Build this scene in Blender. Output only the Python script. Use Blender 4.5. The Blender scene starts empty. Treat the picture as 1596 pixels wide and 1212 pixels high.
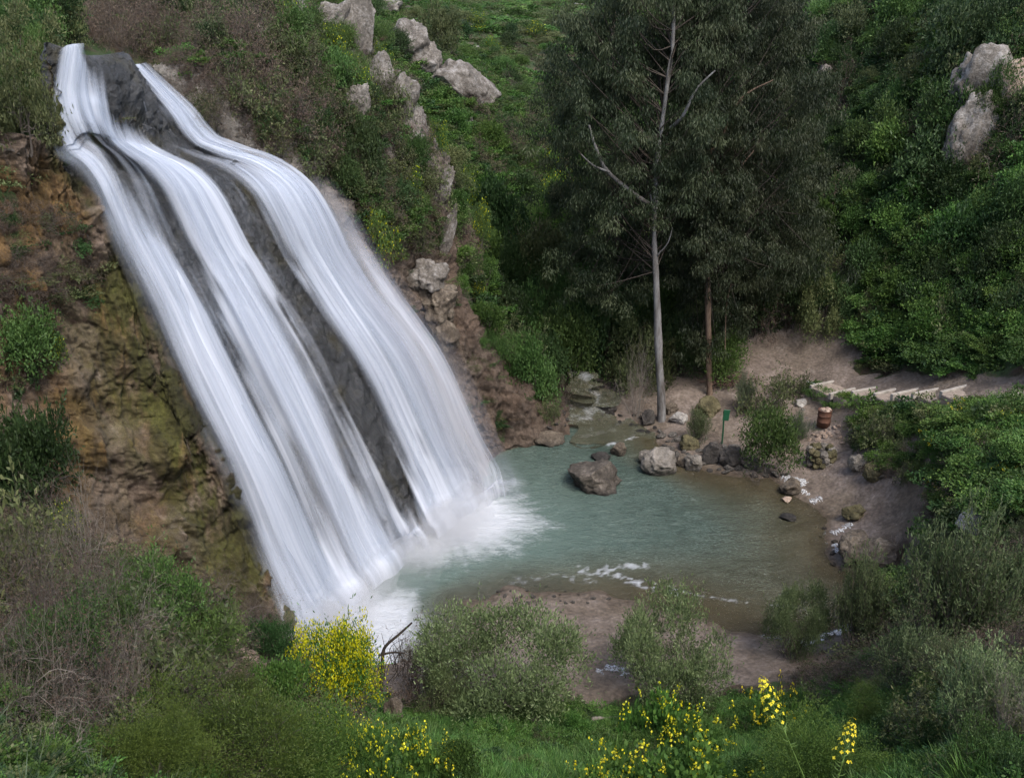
import bpy, math, random
import numpy as np
from mathutils import Vector, Matrix
from mathutils.bvhtree import BVHTree

random.seed(7)
RNG = np.random.default_rng(7)
SC = bpy.context.scene
COL = SC.collection
R = math.radians

# ------------------------------------------------------------------ camera
H = 15.0
PITCH = R(22.0)
F = 1500.0
CP, SP = math.cos(PITCH), math.sin(PITCH)


def ray(px, py):
    dx = (px - 798.0) / F
    dy = (606.0 - py) / F
    return dx, CP + dy * SP, -SP + dy * CP


def atz(px, py, z=0.0):
    d = ray(px, py)
    t = (z - H) / d[2]
    return (d[0] * t, d[1] * t, z)


def aty(px, py, Y):
    d = ray(px, py)
    t = Y / d[1]
    return (d[0] * t, Y, H + d[2] * t)


cam_d = bpy.data.cameras.new("camera")
cam_d.sensor_width = 36.0
cam_d.lens = F / 1596.0 * 36.0
cam_d.clip_start = 0.05
cam_d.clip_end = 3000
cam = bpy.data.objects.new("camera", cam_d)
COL.objects.link(cam)
cam.location = (0, 0, H)
cam.rotation_euler = (R(90) - PITCH, 0, 0)
SC.camera = cam

# ------------------------------------------------------------------ noise
def _hash(ix, iy, iz, seed):
    h = (ix.astype(np.int64) * 374761393 + iy.astype(np.int64) * 668265263 + iz.astype(np.int64) * 2147483647 + seed * 1274126177) & 0xFFFFFFFF
    h = ((h ^ (h >> 13)) * 1274126177) & 0xFFFFFFFF
    h = ((h ^ (h >> 16)) * 2246822519) & 0xFFFFFFFF
    return ((h ^ (h >> 15)) & 0xFFFFFF) / float(0xFFFFFF)


def vnoise(p, seed=0):
    p = np.asarray(p, float)
    i = np.floor(p)
    f = p - i
    f = f * f * f * (f * (f * 6 - 15) + 10)
    i = i.astype(np.int64)
    out = 0
    for a in (0, 1):
        wx = f[:, 0] if a else 1 - f[:, 0]
        for b in (0, 1):
            wy = f[:, 1] if b else 1 - f[:, 1]
            for c in (0, 1):
                wz = f[:, 2] if c else 1 - f[:, 2]
                out = out + wx * wy * wz * _hash(i[:, 0] + a, i[:, 1] + b, i[:, 2] + c, seed)
    return out * 2 - 1


def fbm(p, seed=0, octaves=4, gain=0.5, ridge=False):
    p = np.asarray(p, float)
    out = np.zeros(len(p))
    a = 1.0
    rot = np.array([[0.8, 0.6, 0], [-0.48, 0.64, 0.6], [0.36, -0.48, 0.8]])
    for k in range(octaves):
        n = vnoise(p, seed + k * 17)
        if ridge:
            n = 1 - 2 * np.abs(n)
        out += a * n
        a *= gain
        p = p @ rot * 2.03
    return out


# ------------------------------------------------------------------ materials
MATS = {}


class NT:
    def __init__(s, name):
        m = bpy.data.materials.new(name)
        m.use_nodes = True
        s.m = m
        s.n = m.node_tree.nodes
        s.l = m.node_tree.links
        s.b = s.n["Principled BSDF"]
        s.out = s.n["Material Output"]
        MATS[name] = m

    def node(s, t, **kw):
        n = s.n.new(t)
        for k, v in kw.items():
            if isinstance(v, bpy.types.NodeSocket):
                s.l.new(v, n.inputs[k.replace('__', ' ')])
            elif k in n.inputs or k.replace('__', ' ') in n.inputs:
                n.inputs[k.replace('__', ' ')].default_value = v
            else:
                setattr(n, k, v)
        return n

    def coord(s, scale=(1, 1, 1), kind='Object', rot=(0, 0, 0)):
        tc = s.node('ShaderNodeTexCoord')
        mp = s.node('ShaderNodeMapping')
        s.l.new(tc.outputs[kind], mp.inputs['Vector'])
        mp.inputs['Scale'].default_value = scale
        mp.inputs['Rotation'].default_value = rot
        return mp.outputs[0]

    def noise(s, vec, scale, detail=4, rough=0.55, dist=0.0):
        n = s.node('ShaderNodeTexNoise')
        s.l.new(vec, n.inputs['Vector'])
        n.inputs['Scale'].default_value = scale
        n.inputs['Detail'].default_value = detail
        n.inputs['Roughness'].default_value = rough
        n.inputs['Distortion'].default_value = dist
        return n.outputs['Fac']

    def ramp(s, fac, stops, interp='LINEAR'):
        r = s.node('ShaderNodeValToRGB')
        s.l.new(fac, r.inputs[0])
        cr = r.color_ramp
        cr.interpolation = interp
        while len(cr.elements) < len(stops):
            cr.elements.new(0.5)
        for e, (p, c) in zip(cr.elements, stops):
            e.position = p
            e.color = (*c, 1) if hasattr(c, '__len__') else (c, c, c, 1)
        return r.outputs[0]

    def mix(s, fac, a, b, mode='MIX'):
        m = s.node('ShaderNodeMix', data_type='RGBA', blend_type=mode)
        for sock, v in ((m.inputs[0], fac), (m.inputs[6], a), (m.inputs[7], b)):
            if isinstance(v, bpy.types.NodeSocket):
                s.l.new(v, sock)
            else:
                sock.default_value = (*v, 1) if hasattr(v, '__len__') else v
        return m.outputs[2]

    def math(s, op, a, b=0.0, clamp=False):
        m = s.node('ShaderNodeMath', operation=op, use_clamp=clamp)
        for sock, v in ((m.inputs[0], a), (m.inputs[1], b)):
            if isinstance(v, bpy.types.NodeSocket):
                s.l.new(v, sock)
            else:
                sock.default_value = v
        return m.outputs[0]

    def attr(s, name, out='Fac'):
        a = s.node('ShaderNodeAttribute', attribute_name=name)
        return a.outputs[out]

    def bump(s, h, strength=0.5, dist=0.05, prev=None):
        b = s.node('ShaderNodeBump')
        b.inputs['Strength'].default_value = strength
        b.inputs['Distance'].default_value = dist
        s.l.new(h, b.inputs['Height'])
        if prev is not None:
            s.l.new(prev, b.inputs['Normal'])
        return b.outputs[0]

    def set(s, **kw):
        for k, v in kw.items():
            k = k.replace('__', ' ')
            if isinstance(v, bpy.types.NodeSocket):
                s.l.new(v, s.b.inputs[k])
            else:
                s.b.inputs[k].default_value = (*v, 1) if hasattr(v, '__len__') and len(v) == 3 else v
        return s.m


# ------------------------------------------------------------------ mesh helpers
def mesh_obj(name, V, Fc, mat=None, parent=None, smooth=False, attrs=None, link=True, uv=None):
    V = np.asarray(V, np.float32)
    me = bpy.data.meshes.new(name)
    Fa = np.asarray(Fc, np.int32)
    me.vertices.add(len(V))
    me.vertices.foreach_set('co', V.ravel())
    k = Fa.shape[1]
    me.loops.add(Fa.size)
    me.loops.foreach_set('vertex_index', Fa.ravel())
    me.polygons.add(len(Fa))
    me.polygons.foreach_set('loop_start', np.arange(0, Fa.size, k, dtype=np.int32))
    me.polygons.foreach_set('loop_total', np.full(len(Fa), k, np.int32))
    me.polygons.foreach_set('use_smooth', np.full(len(Fa), smooth, bool))
    if attrs:
        for an, av in attrs.items():
            a = me.attributes.new(an, 'FLOAT', 'POINT')
            a.data.foreach_set('value', np.asarray(av, np.float32))
    if uv is not None:
        u = me.uv_layers.new(name='UVMap')
        u.data.foreach_set('uv', np.asarray(uv, np.float32)[Fa.ravel()].ravel())
    me.update(calc_edges=True)
    me.validate()
    if mat is not None:
        me.materials.append(mat)
    o = bpy.data.objects.new(name, me)
    if link:
        COL.objects.link(o)
    if parent is not None:
        o.parent = parent
    return o


def tag(o, label=None, cat=None, group=None, kind=None):
    if label: o['label'] = label
    if cat: o['category'] = cat
    if group: o['group'] = group
    if kind: o['kind'] = kind
    return o


def empty(name, loc=(0, 0, 0), rz=0.0, sc=1.0, **kw):
    o = bpy.data.objects.new(name, None)
    COL.objects.link(o)
    o.location = loc
    o.rotation_euler = (0, 0, rz)
    o.scale = (sc, sc, sc)
    tag(o, **kw)
    return o


def grid_faces(nu, nv):
    i = np.arange(nu * nv).reshape(nu, nv)
    return np.stack([i[:-1, :-1], i[1:, :-1], i[1:, 1:], i[:-1, 1:]], -1).reshape(-1, 4)


def cr_interp(P, t):
    """Catmull-Rom through rows of P (n, d) at parameters t in 0..n-1"""
    P = np.asarray(P, float)
    n = len(P)
    t = np.clip(np.asarray(t, float), 0, n - 1 - 1e-9)
    i = np.floor(t).astype(int)
    f = (t - i)
    g = lambda k: P[np.clip(k, 0, n - 1)]
    p0, p1, p2, p3 = g(i - 1), g(i), g(i + 1), g(i + 2)
    f = f.reshape((-1,) + (1,) * (P.ndim - 1))
    return 0.5 * (2 * p1 + (p2 - p0) * f + (2 * p0 - 5 * p1 + 4 * p2 - p3) * f ** 2 + (3 * p1 - p0 - 3 * p2 + p3) * f ** 3)


def grid_normals(P):
    du = np.gradient(P, axis=0)
    dv = np.gradient(P, axis=1)
    n = np.cross(du, dv)
    n /= np.linalg.norm(n, axis=-1, keepdims=True) + 1e-9
    return n


def in_poly(x, y, poly):
    poly = np.asarray(poly, float)
    inside = np.zeros(np.shape(x), bool)
    j = len(poly) - 1
    for i in range(len(poly)):
        xi, yi = poly[i, 0], poly[i, 1]
        xj, yj = poly[j, 0], poly[j, 1]
        c = ((yi > y) != (yj > y)) & (x < (xj - xi) * (y - yi) / (yj - yi + 1e-12) + xi)
        inside ^= c
        j = i
    return inside


def seg_dist(x, y, pts, closed=False):
    pts = np.asarray(pts, float)[:, :2]
    d = np.full(np.shape(x), 1e9)
    n = len(pts)
    for i in range(n if closed else n - 1):
        a = pts[i]
        b = pts[(i + 1) % n]
        ab = b - a
        t = np.clip(((x - a[0]) * ab[0] + (y - a[1]) * ab[1]) / (ab @ ab + 1e-12), 0, 1)
        d = np.minimum(d, np.hypot(x - a[0] - t * ab[0], y - a[1] - t * ab[1]))
    return d


# ------------------------------------------------------------------ cliff columns (photo column, row, distance)
LEFT = [(85, 80, 21.6), (75, 170, 21.3), (95, 245, 21.2), (150, 285, 21.2), (200, 390, 21.2), (245, 480, 21.1),
        (300, 600, 21.0), (370, 740, 20.9), (425, 870, 20.8), (480, 985, 20.72)]
RIGHT = [(215, 105, 26), (292, 175, 26.3), (350, 235, 26.5), (470, 298, 27), (540, 400, 27.3), (590, 470, 27.6),
         (660, 565, 27.9), (712, 680, 28.2), (738, 730, 28.4), (748, 768, 28.15)]
K = [
    [(-150, 150, 19), (-150, 300, 18.7), (-150, 450, 18.2), (-150, 600, 17.6), (-150, 800, 17)],
    [(0, 205, 20.2), (0, 400, 19.6), (0, 560, 19), (0, 720, 18.2), (10, 830, 17.8)],
    [(45, 215, 20.6), (100, 420, 20.5), (130, 600, 19.8), (170, 760, 19.2), (230, 900, 18.6)],
    [(80, 245, 20.9), (165, 400, 20.9), (235, 580, 20.7), (310, 760, 20.4), (420, 960, 20.0)],
    LEFT, None, None, None, RIGHT,
    [(270, 100, 27.5), (400, 180, 28.3), (480, 260, 28.8), (540, 330, 29), (590, 420, 29.3), (630, 500, 29.5),
     (670, 580, 29.7), (720, 680, 29.8), (765, 722, 30.2)],
    [(380, 60, 30), (500, 170, 30.5), (570, 260, 30.8), (610, 340, 31), (640, 420, 31), (670, 490, 30.8),
     (700, 560, 30.6), (760, 650, 30.8), (810, 702, 31.2)],
    [(440, 5, 33.5), (560, 70, 35), (625, 150, 35), (680, 260, 34), (693, 330, 33.3), (700, 420, 32.5),
     (725, 480, 32), (795, 585, 32), (870, 676, 32.8)],
]
NR = 24
cols = []
for c in K:
    if c is None:
        cols.append(None)
        continue
    P = np.array([aty(*q) for q in c])
    cols.append(cr_interp(P, np.linspace(0, len(P) - 1, NR)))
for k, f in ((5, .25), (6, .5), (7, .75)):
    cols[k] = cols[4] * (1 - f) + cols[8] * f
# a wrap behind the ridge
back = cols[11].copy()
back[:, 0] += np.linspace(0.4, 1.6, NR)
back[:, 1] += 3.0
back[:, 2] = np.maximum(back[:, 2] - 2.2, -0.5)
cols.append(back)
CG = np.array(cols)                       # (13, NR, 3)
# drop under the water at the foot
foot = CG[:, -1:, :].copy()
foot[:, :, 2] -= 1.5
CG = np.concatenate([CG, foot], 1)        # (13, NR+1, 3)
NCOL = len(CG)


def cliff_surface(us, vs):
    """us in 0..NCOL-1, vs in 0..NR"""
    A = cr_interp(CG, us)                                   # (nu, NR+1, 3)
    B = cr_interp(np.swapaxes(A, 0, 1), vs)                 # (nv, nu, 3)
    return np.swapaxes(B, 0, 1)


# water coverage of the face in (u across 0..1, v down 0..1): rows of px spans measured between the two edges
ROWS = [  # (left px, right px, [(x0, x1, strength)...])
    (85, 215, [(84, 104, 1.), (122, 138, .4), (160, 174, .42), (194, 212, .9)]),
    (75, 292, [(70, 138, 1.), (160, 170, .42), (192, 206, .5), (240, 292, 1.)]),
    (95, 350, [(78, 108, .85), (106, 146, .45), (144, 226, 1.), (256, 270, .6), (302, 351, 1.)]),
    (150, 470, [(138, 170, 1.), (170, 226, .50), (222, 305, 1.), (328, 342, .6), (354, 470, 1.)]),
    (200, 540, [(190, 250, 1.), (250, 292, .52), (285, 365, 1.), (365, 395, .5), (402, 418, .75), (430, 540, 1.)]),
    (245, 590, [(236, 302, 1.), (302, 322, .62), (315, 395, 1.), (395, 432, .55), (452, 468, .8), (472, 590, 1.)]),
    (300, 660, [(292, 360, 1.), (358, 382, .78), (380, 452, .95), (456, 470, .8), (512, 530, .45), (538, 650, 1.)]),
    (370, 712, [(363, 430, 1.), (428, 448, .82), (445, 503, .95), (503, 545, .68), (543, 556, .8), (594, 694, 1.)]),
    (425, 738, [(418, 485, 1.), (483, 503, .82), (500, 562, .92), (560, 592, .6), (604, 710, 1.)]),
    (480, 748, [(474, 548, 1.), (545, 603, .9), (600, 622, .45), (610, 712, 1.)]),
]


def soft_span(u, a, b, e):
    return np.clip((u - a) / e + .5, 0, 1) * np.clip((b - u) / e + .5, 0, 1)


def coverage(U, V):
    """smooth water mask"""
    nu = 120
    ug = np.linspace(-.1, 1.15, nu)
    M = np.zeros((len(ROWS), nu))
    for i, (l, r, sp) in enumerate(ROWS):
        for a, b, s in sp:
            M[i] = np.maximum(M[i], s * soft_span(ug, (a - l) / (r - l), (b - l) / (r - l), .095))
    t = np.clip(V, 0, 1) * (len(ROWS) - 1)
    i = np.clip(np.floor(t).astype(int), 0, len(ROWS) - 2)
    f = t - i
    # linear in v, interpolated in u
    ui = np.clip((U - ug[0]) / (ug[-1] - ug[0]) * (nu - 1), 0, nu - 1.001)
    j = ui.astype(int)
    g = ui - j
    s = lambda ii: M[ii, j] * (1 - g) + M[ii, j + 1] * g
    return s(i) * (1 - f) + s(i + 1) * f


# ------------------------------------------------------------------ terrain control points
PTS = []
add = lambda *p: PTS.append(p)
for ci in range(NCOL):
    for ri in range(0, NR + 1, 2):
        x, y, z = CG[ci, ri]
        add(x, y, z - 1.3 if ri < NR else -1.2)
    x, y, z = CG[ci, NR]
    add(x, y, min(z, -0.6) if ci >= 4 else z)
for p in [(-10.6, 23.5, 13.9), (-11.5, 27, 14.1), (-11, 32, 14.8), (-20, 25, 16.5), (-22, 36, 18), (-18, 19, 15), (-9, 41, 15.2),
          (-12, 55, 17), (-30, 15, 18), (-40, 45, 22), (-40, 80, 20), (-12.5, 22, 12.7), (-15, 17, 11.5), (-14, 13, 11),
          # far meadow and plateau
          (-6, 60, 11.8), (-.6, 48, 6.1), (-1.7, 42, 3.3), (0, 38.5, 1.0), (2.6, 65, 9.0), (-5.2, 85, 13.8), (-12, 75, 15), (6, 100, 12.6),
          (-30, 120, 17), (16, 130, 13.0), (0, 160, 14.2), (-40, 200, 16), (40, 200, 15.2), (20, 180, 14.2), (0, 260, 14.5), (60, 260, 15),
          (-60, 260, 16), (3.3, 48, 2.9), (10.3, 50, 2.5), (9.2, 70, 6.6), (8, 85, 9.5), (5, 41, 1.5), (9, 42, 1.8), (-3.5, 50, 9.5), (-2, 55, 9.5),
          # right hill
          (17, 30.5, 4.2), (19, 34, 9.2), (15, 42, 7.6), (17, 55, 14.5), (13.4, 38.5, 4.2), (21, 40, 15), (26, 44, 19), (35, 50, 23),
          (28, 32, 16), (45, 30, 24), (22, 26, 9.5), (25, 20, 13), (24, 60, 18), (40, 80, 22), (22, 80, 15), (60, 60, 26), (60, 120, 22),
          (20, 110, 14.5), (13.5, 44, 4.5), (12.5, 40, 3.2), (15.5, 36, 4.6),
          # path and steps bank
          (12.3, 34.3, 1.5), (13.0, 32.3, 1.9), (14.4, 29, 3.2), (15.6, 26.8, 3.9), (17.5, 22.5, 5.3), (19, 17, 7), (11.6, 35.5, 1.2), (10.8, 37.5, 1.5),
          (14, 34.5, 2.2), (15, 32.4, 3.0), (16.4, 29.5, 4.0),
          (12.95, 22, 4.2), (12.3, 25.5, 2.6), (12.0, 28.5, 1.7), (11.4, 31.2, 1.0), (14.0, 25.2, 3.6), (12.6, 30.2, 1.9), (11.2, 24.5, .9), (9.4, 18.5, 2.4), (9.8, 16, 4.6),
          (11.6, 20, 4.0), (13.5, 16.5, 6.5), (7.7, 12, 5.8), (4.8, 7, 8.1), (12, 8, 10), (20, 8, 12),
          # foreground slope
          (4.1, 8, 7.0), (2.6, 10, 5.2), (0, 11.4, 4.0), (-2.4, 10, 5.1), (-3.4, 8, 7.0), (-4.1, 6, 9.0), (-6.9, 11, 7.6), (-9.9, 17, 6.6),
          (-6.2, 14, 4.5), (-5.05, 15.5, 2.6), (-5.2, 18.3, 1.2), (-7.5, 17, 4.2), (-10, 8, 11), (-20, 8, 15), (0, 5, 8.6), (0, 2, 11.6), (0, 0, 13.2), (0, -4, 13.8), (-6, 0, 14),
          (6, 0, 13.6), (-15, -5, 16), (15, -5, 15), (2.5, 5, 9.2), (-2.5, 5, 9.4), (-3.5, 15.8, 1.8), (-1.8, 15, 1.6), (1.2, 14.6, 1.5),
          (4, 14.6, 1.7), (6.2, 15.4, 1.9), (5.2, 12.2, 3.9), (-3.6, 12.6, 3.8), (2.3, 12.6, 3.0), (0, 13, 2.7)]:
    add(*p)
# shore and beach
for q in [(620, 1110, .9), (760, 1108, .9), (900, 1115, .8), (1060, 1100, .7), (1200, 1085, .7), (1310, 1045, .8), (1400, 960, .9),
          (640, 1040, .25), (780, 1040, .35), (930, 1040, .3), (1080, 1060, .45), (1180, 1050, .45), (1250, 1040, .4), (1330, 1000, .3),
          (700, 930, -.05), (790, 912, .03), (850, 925, .08), (930, 925, .03), (1000, 937, .02), (1100, 965, 0.), (1190, 992, 0.), (1255, 1008, .05), (1330, 975, .03),
          (1392, 935, .05), (1385, 900, .1), (860, 990, .2), (1000, 1000, .2),
          (1308, 880, .05), (1303, 840, .05), (1290, 800, .05), (1240, 770, .02), (1215, 745, .05), (1130, 735, .05), (1060, 722, .05), (1030, 690, .05),
          (1350, 850, .45), (1380, 800, .7), (1330, 780, .35), (1280, 740, .35), (1330, 700, .6), (1200, 690, .3), (1120, 680, .25), (1290, 640, .8),
          (1150, 640, .5), (1230, 600, 1.0), (1180, 560, 1.3), (1100, 612, .55), (1030, 655, .15), (1070, 660, .25),
          (1000, 640, .1), (990, 665, 0.), (960, 620, .5), (1060, 600, .8), (1250, 545, 1.8), (1200, 510, 2.2),
          # stream and pool bed
          (885, 645, .0), (900, 665, -.1), (925, 640, .15), (925, 605, .75), (910, 585, 1.0), (950, 680, -.25), (985, 700, -.3),
          (800, 720, -.5), (900, 740, -.7), (1000, 780, -.7), (850, 820, -1.2), (700, 850, -1.4), (620, 900, -1.2), (600, 960, -.8), (1100, 800, -.45), (1100, 870, -.5),
          (1200, 850, -.27), (1230, 930, -.25), (1100, 930, -.22), (1000, 900, -.3), (900, 880, -.6), (760, 890, -.6), (1250, 800, -.12), (660, 970, -.3), (560, 1000, -.5),
          (1300, 930, -.2), (1180, 960, -.15), (1340, 925, -.15), (540, 1040, .3)]:
    add(*atz(*q))
PTS = np.array(PTS)
# drop near-duplicates
keep = []
for i, p in enumerate(PTS):
    if all((p[0] - PTS[j][0]) ** 2 + (p[1] - PTS[j][1]) ** 2 > 0.04 for j in keep):
        keep.append(i)
PTS = PTS[keep]


def rbf_fit(P):
    d = np.hypot(P[:, None, 0] - P[None, :, 0], P[:, None, 1] - P[None, :, 1])
    n = len(P)
    A = np.zeros((n + 3, n + 3))
    A[:n, :n] = d
    A[:n, n] = A[n, :n] = 1
    A[:n, n + 1] = A[n + 1, :n] = P[:, 0]
    A[:n, n + 2] = A[n + 2, :n] = P[:, 1]
    A[:n, :n] -= np.eye(n) * 0.06
    b = np.zeros(n + 3)
    b[:n] = P[:, 2]
    return np.linalg.solve(A, b)


W = rbf_fit(PTS)


def base_height(x, y):
    x = np.asarray(x, float).ravel()
    y = np.asarray(y, float).ravel()
    out = np.empty(len(x))
    for s in range(0, len(x), 20000):
        xs, ys = x[s:s + 20000], y[s:s + 20000]
        d = np.hypot(xs[:, None] - PTS[None, :, 0], ys[:, None] - PTS[None, :, 1])
        out[s:s + 20000] = d @ W[:-3] + W[-3] + W[-2] * xs + W[-1] * ys
    return out


def pxpoly(pts, z=0.2):
    return [atz(a, b, z)[:2] for a, b in pts]


SAND = pxpoly([(470, 1000), (560, 930), (745, 760), (760, 700), (868, 672), (900, 585), (990, 590), (1060, 590), (1130, 585), (1162, 540), (1205, 512), (1270, 522), (1300, 560), (1330, 600),
               (1335, 730), (1400, 745), (1450, 800), (1425, 960), (1330, 1045), (1180, 1088), (1050, 1108), (900, 1118), (640, 1112), (480, 1050)])
PATH = [(10.6, 39.5), (11.2, 37.2), (12.1, 34.8), (13.3, 32.0), (14.6, 29.2), (15.7, 26.9), (17.5, 22.5), (19, 17)]


def axis(lo, hi, core0, core1, h, grow=1.09):
    a = list(np.arange(core0, core1, h))
    s, v = h, core1
    while v < hi:
        a.append(v)
        s = min(s * grow, 6)
        v += s
    a.append(hi)
    s, v = h, core0
    L = []
    while v > lo:
        s = min(s * grow, 6)
        v -= s
        L.append(v)
    return np.array(L[::-1] + a)


def build_ground():
    xs = axis(-90, 110, -13, 20, .13)
    ys = axis(-12, 330, 3, 43, .14, 1.03)
    X, Y = np.meshgrid(xs, ys, indexing='ij')
    Z = base_height(X, Y)
    x, y = X.ravel(), Y.ravel()
    ds = seg_dist(x, y, SAND, True) * np.where(in_poly(x, y, SAND), 1, -1)
    p3 = np.stack([x, y, Z], 1)
    sand = np.clip(.5 + (ds + .5 * fbm(p3 * .9, 3, 3)) / .5, 0, 1)
    dp = seg_dist(x, y, PATH)
    path = np.clip((1.0 - dp + .25 * fbm(p3 * 1.3, 5, 2)) / .25, 0, 1)
    sand = np.maximum(sand, path)
    amp = .28 * (1 - sand) + .02
    n1 = fbm(p3 * .35, 11, 5)
    n2 = fbm(p3 * 1.7, 19, 4)
    Z = Z + amp * n1 + (.1 * (1 - sand) + .03) * n2
    V = np.stack([x, y, Z], 1)
    zz = Z.reshape(X.shape)
    o = mesh_obj('ground', V, grid_faces(len(xs), len(ys)), None, None, True, dict(sand=sand, path=path))
    return o


def build_cliff():
    nu, nv = 620, 380
    us = np.linspace(0, NCOL - 1, nu)
    vs = np.linspace(0, NR, nv)
    P = cliff_surface(us, vs)
    N = grid_normals(P)
    if N[nu // 2, nv // 2, 0] < 0:
        N = -N
    flat = P.reshape(-1, 3)
    U = ((us - 4) / 4)[:, None] * np.ones(nv)
    Vv = np.ones(nu)[:, None] * (vs / (NR - 0.0))
    cov = coverage(U.ravel(), Vv.ravel()).reshape(nu, nv)
    fall = (np.clip((U + .07) / .08, 0, 1) * np.clip((1.1 - U) / .1, 0, 1))
    q = flat * np.array([1, 1, .55])
    big = fbm(flat * .45, 31, 4, .5).reshape(nu, nv)
    rid = fbm(flat * np.array([.9, .9, .5]), 41, 5, .55, True).reshape(nu, nv)
    # vertical drip flutes on the tufa left of the water
    fl = fbm(flat * np.array([2.2, 2.2, .35]), 53, 4, .55, True).reshape(nu, nv)
    fine = fbm(flat * 3.1, 61, 4, .6).reshape(nu, nv)
    left = np.clip((-.02 - U) / .1, 0, 1)
    right = np.clip((U - 1.0) / .15, 0, 1)
    disp = .34 * big * (1 - fall) + .10 * big * fall
    disp += (.20 * rid) * (left * .35 + right * 1.1) + .08 * rid * fall + .17 * fl * left + .06 * fine * (1 - .4 * fall)
    disp += fall * (.16 * np.clip(.45 - cov, -.6, .5))       # dry rock stands proud of the water
    crk = lambda sc, w_, sd: np.exp(-(np.abs(fbm(flat * sc, sd, 2, .5)) / w_) ** 2).reshape(nu, nv)
    disp -= (.10 * crk(np.array([1.1, 1.1, .45]), .05, 67) + .07 * crk(np.array([2.3, 2.3, 3.2]), .07, 68)) * (1 - .55 * fall)
    disp += .05 * fbm(flat * 7.5, 63, 3, .6).reshape(nu, nv) * (1 - .4 * fall)
    disp -= fall * .10 * np.clip(cov * 1.5, 0, 1)
    # rounded knob between the two streams at the lip, ledges below
    disp += fall * .55 * np.exp(-((U - .42) / .22) ** 2 - ((Vv - .05) / .07) ** 2)
    disp += fall * .35 * np.exp(-((U - .06) / .10) ** 2 - ((Vv - .29) / .035) ** 2)
    disp += fall * .3 * np.exp(-((U - .85) / .22) ** 2 - ((Vv - .31) / .05) ** 2)
    # overhang lower left
    disp += left * .35 * np.exp(-((Vv - .62) / .05) ** 2) * np.clip((U + .8) / .3, 0, 1)
    disp -= left * .45 * np.exp(-((Vv - .74) / .07) ** 2) * np.clip((U + .8) / .3, 0, 1)
    Q = P + N * disp[..., None]
    o = mesh_obj('cliff', Q.reshape(-1, 3), grid_faces(nu, nv), None, None, True,
                 dict(wet=np.clip(fall * (.7 + .5 * cov), 0, 1).ravel(), moss=left.ravel(), dry=right.ravel(), vv=Vv.ravel(), uu=U.ravel()))
    return o, Q


ground = build_ground()
cliff, CLQ = build_cliff()
tag(ground, kind='structure')
tag(cliff, kind='structure')


def bvh_of(objs):
    V, P = [], []
    off = 0
    for o in objs:
        n = len(o.data.vertices)
        co = np.empty(n * 3, np.float32)
        o.data.vertices.foreach_get('co', co)
        f = np.empty(len(o.data.polygons) * 4, np.int32)
        o.data.loops.foreach_get('vertex_index', f)
        V.append(co.reshape(-1, 3))
        P.append(f.reshape(-1, 4) + off)
        off += n
    return BVHTree.FromPolygons(np.concatenate(V).tolist(), np.concatenate(P).tolist())


TREE = bvh_of([ground, cliff])


def hit(px, py):
    d = Vector(ray(px, py)).normalized()
    loc, nor, idx, dist = TREE.ray_cast(Vector((0, 0, H)), d)
    return loc, nor


def drop(x, y, top=40):
    loc, nor, idx, dist = TREE.ray_cast(Vector((x, y, top)), Vector((0, 0, -1)))
    return (loc, nor) if loc is not None else (Vector((x, y, 0)), Vector((0, 0, 1)))
# ------------------------------------------------------------------ setting materials
def mat_ground():
    s = NT('ground')
    v = s.coord()
    n1 = s.noise(v, .5, 6)
    n2 = s.noise(v, 6, 6, .7)
    n3 = s.noise(v, 28, 4, .7)
    soil = s.ramp(n2, [(.3, (.035, .024, .015)), (.55, (.07, .05, .032)), (.75, (.12, .09, .06))])
    grass = s.ramp(n3, [(.3, (.018, .035, .010)), (.55, (.035, .07, .016)), (.8, (.07, .11, .03))])
    cover = s.mix(s.ramp(s.noise(v, 1.3, 5, .65), [(.42, 0), (.58, 1)]), soil, grass)
    sand = s.ramp(s.noise(v, 2.2, 8, .72), [(.28, (.105, .086, .070)), (.5, (.20, .168, .142)), (.72, (.30, .265, .235))])
    vor = s.node('ShaderNodeTexVoronoi')
    s.l.new(v, vor.inputs['Vector'])
    vor.inputs['Scale'].default_value = 9
    peb = s.ramp(vor.outputs['Distance'], [(.0, 1.2), (.5, .9), (.9, .65)])
    sand = s.mix(.8, sand, peb, 'MULTIPLY')
    big = s.ramp(n1, [(.35, (.75, .7, .62)), (.65, (1.1, 1.05, 1.05))])
    sand = s.mix(1, sand, big, 'MULTIPLY')
    # sand stays wet and darker within a few centimetres of the water level
    sep = s.node('ShaderNodeSeparateXYZ')
    s.l.new(s.coord(), sep.inputs[0])
    hgt = s.math('ADD', sep.outputs[2], s.math('MULTIPLY', s.math('SUBTRACT', n2, .5), .25))
    wet = s.ramp(hgt, [(-.02, 1), (.10, 0)])
    sand = s.mix(wet, sand, s.mix(1, sand, (.5, .46, .38), 'MULTIPLY'))
    f = s.ramp(s.math('ADD', s.attr('sand'), s.math('MULTIPLY', s.math('SUBTRACT', n2, .5), .5)), [(.4, 0), (.6, 1)])
    c = s.mix(f, cover, sand)
    hh = s.math('ADD', n3, s.math('MULTIPLY', vor.outputs['Distance'], -.8))
    return s.set(Base__Color=c, Roughness=s.math('SUBTRACT', .95, s.math('MULTIPLY', wet, .45)), Normal=s.bump(s.math('ADD', n2, hh), .8, .06))


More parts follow.
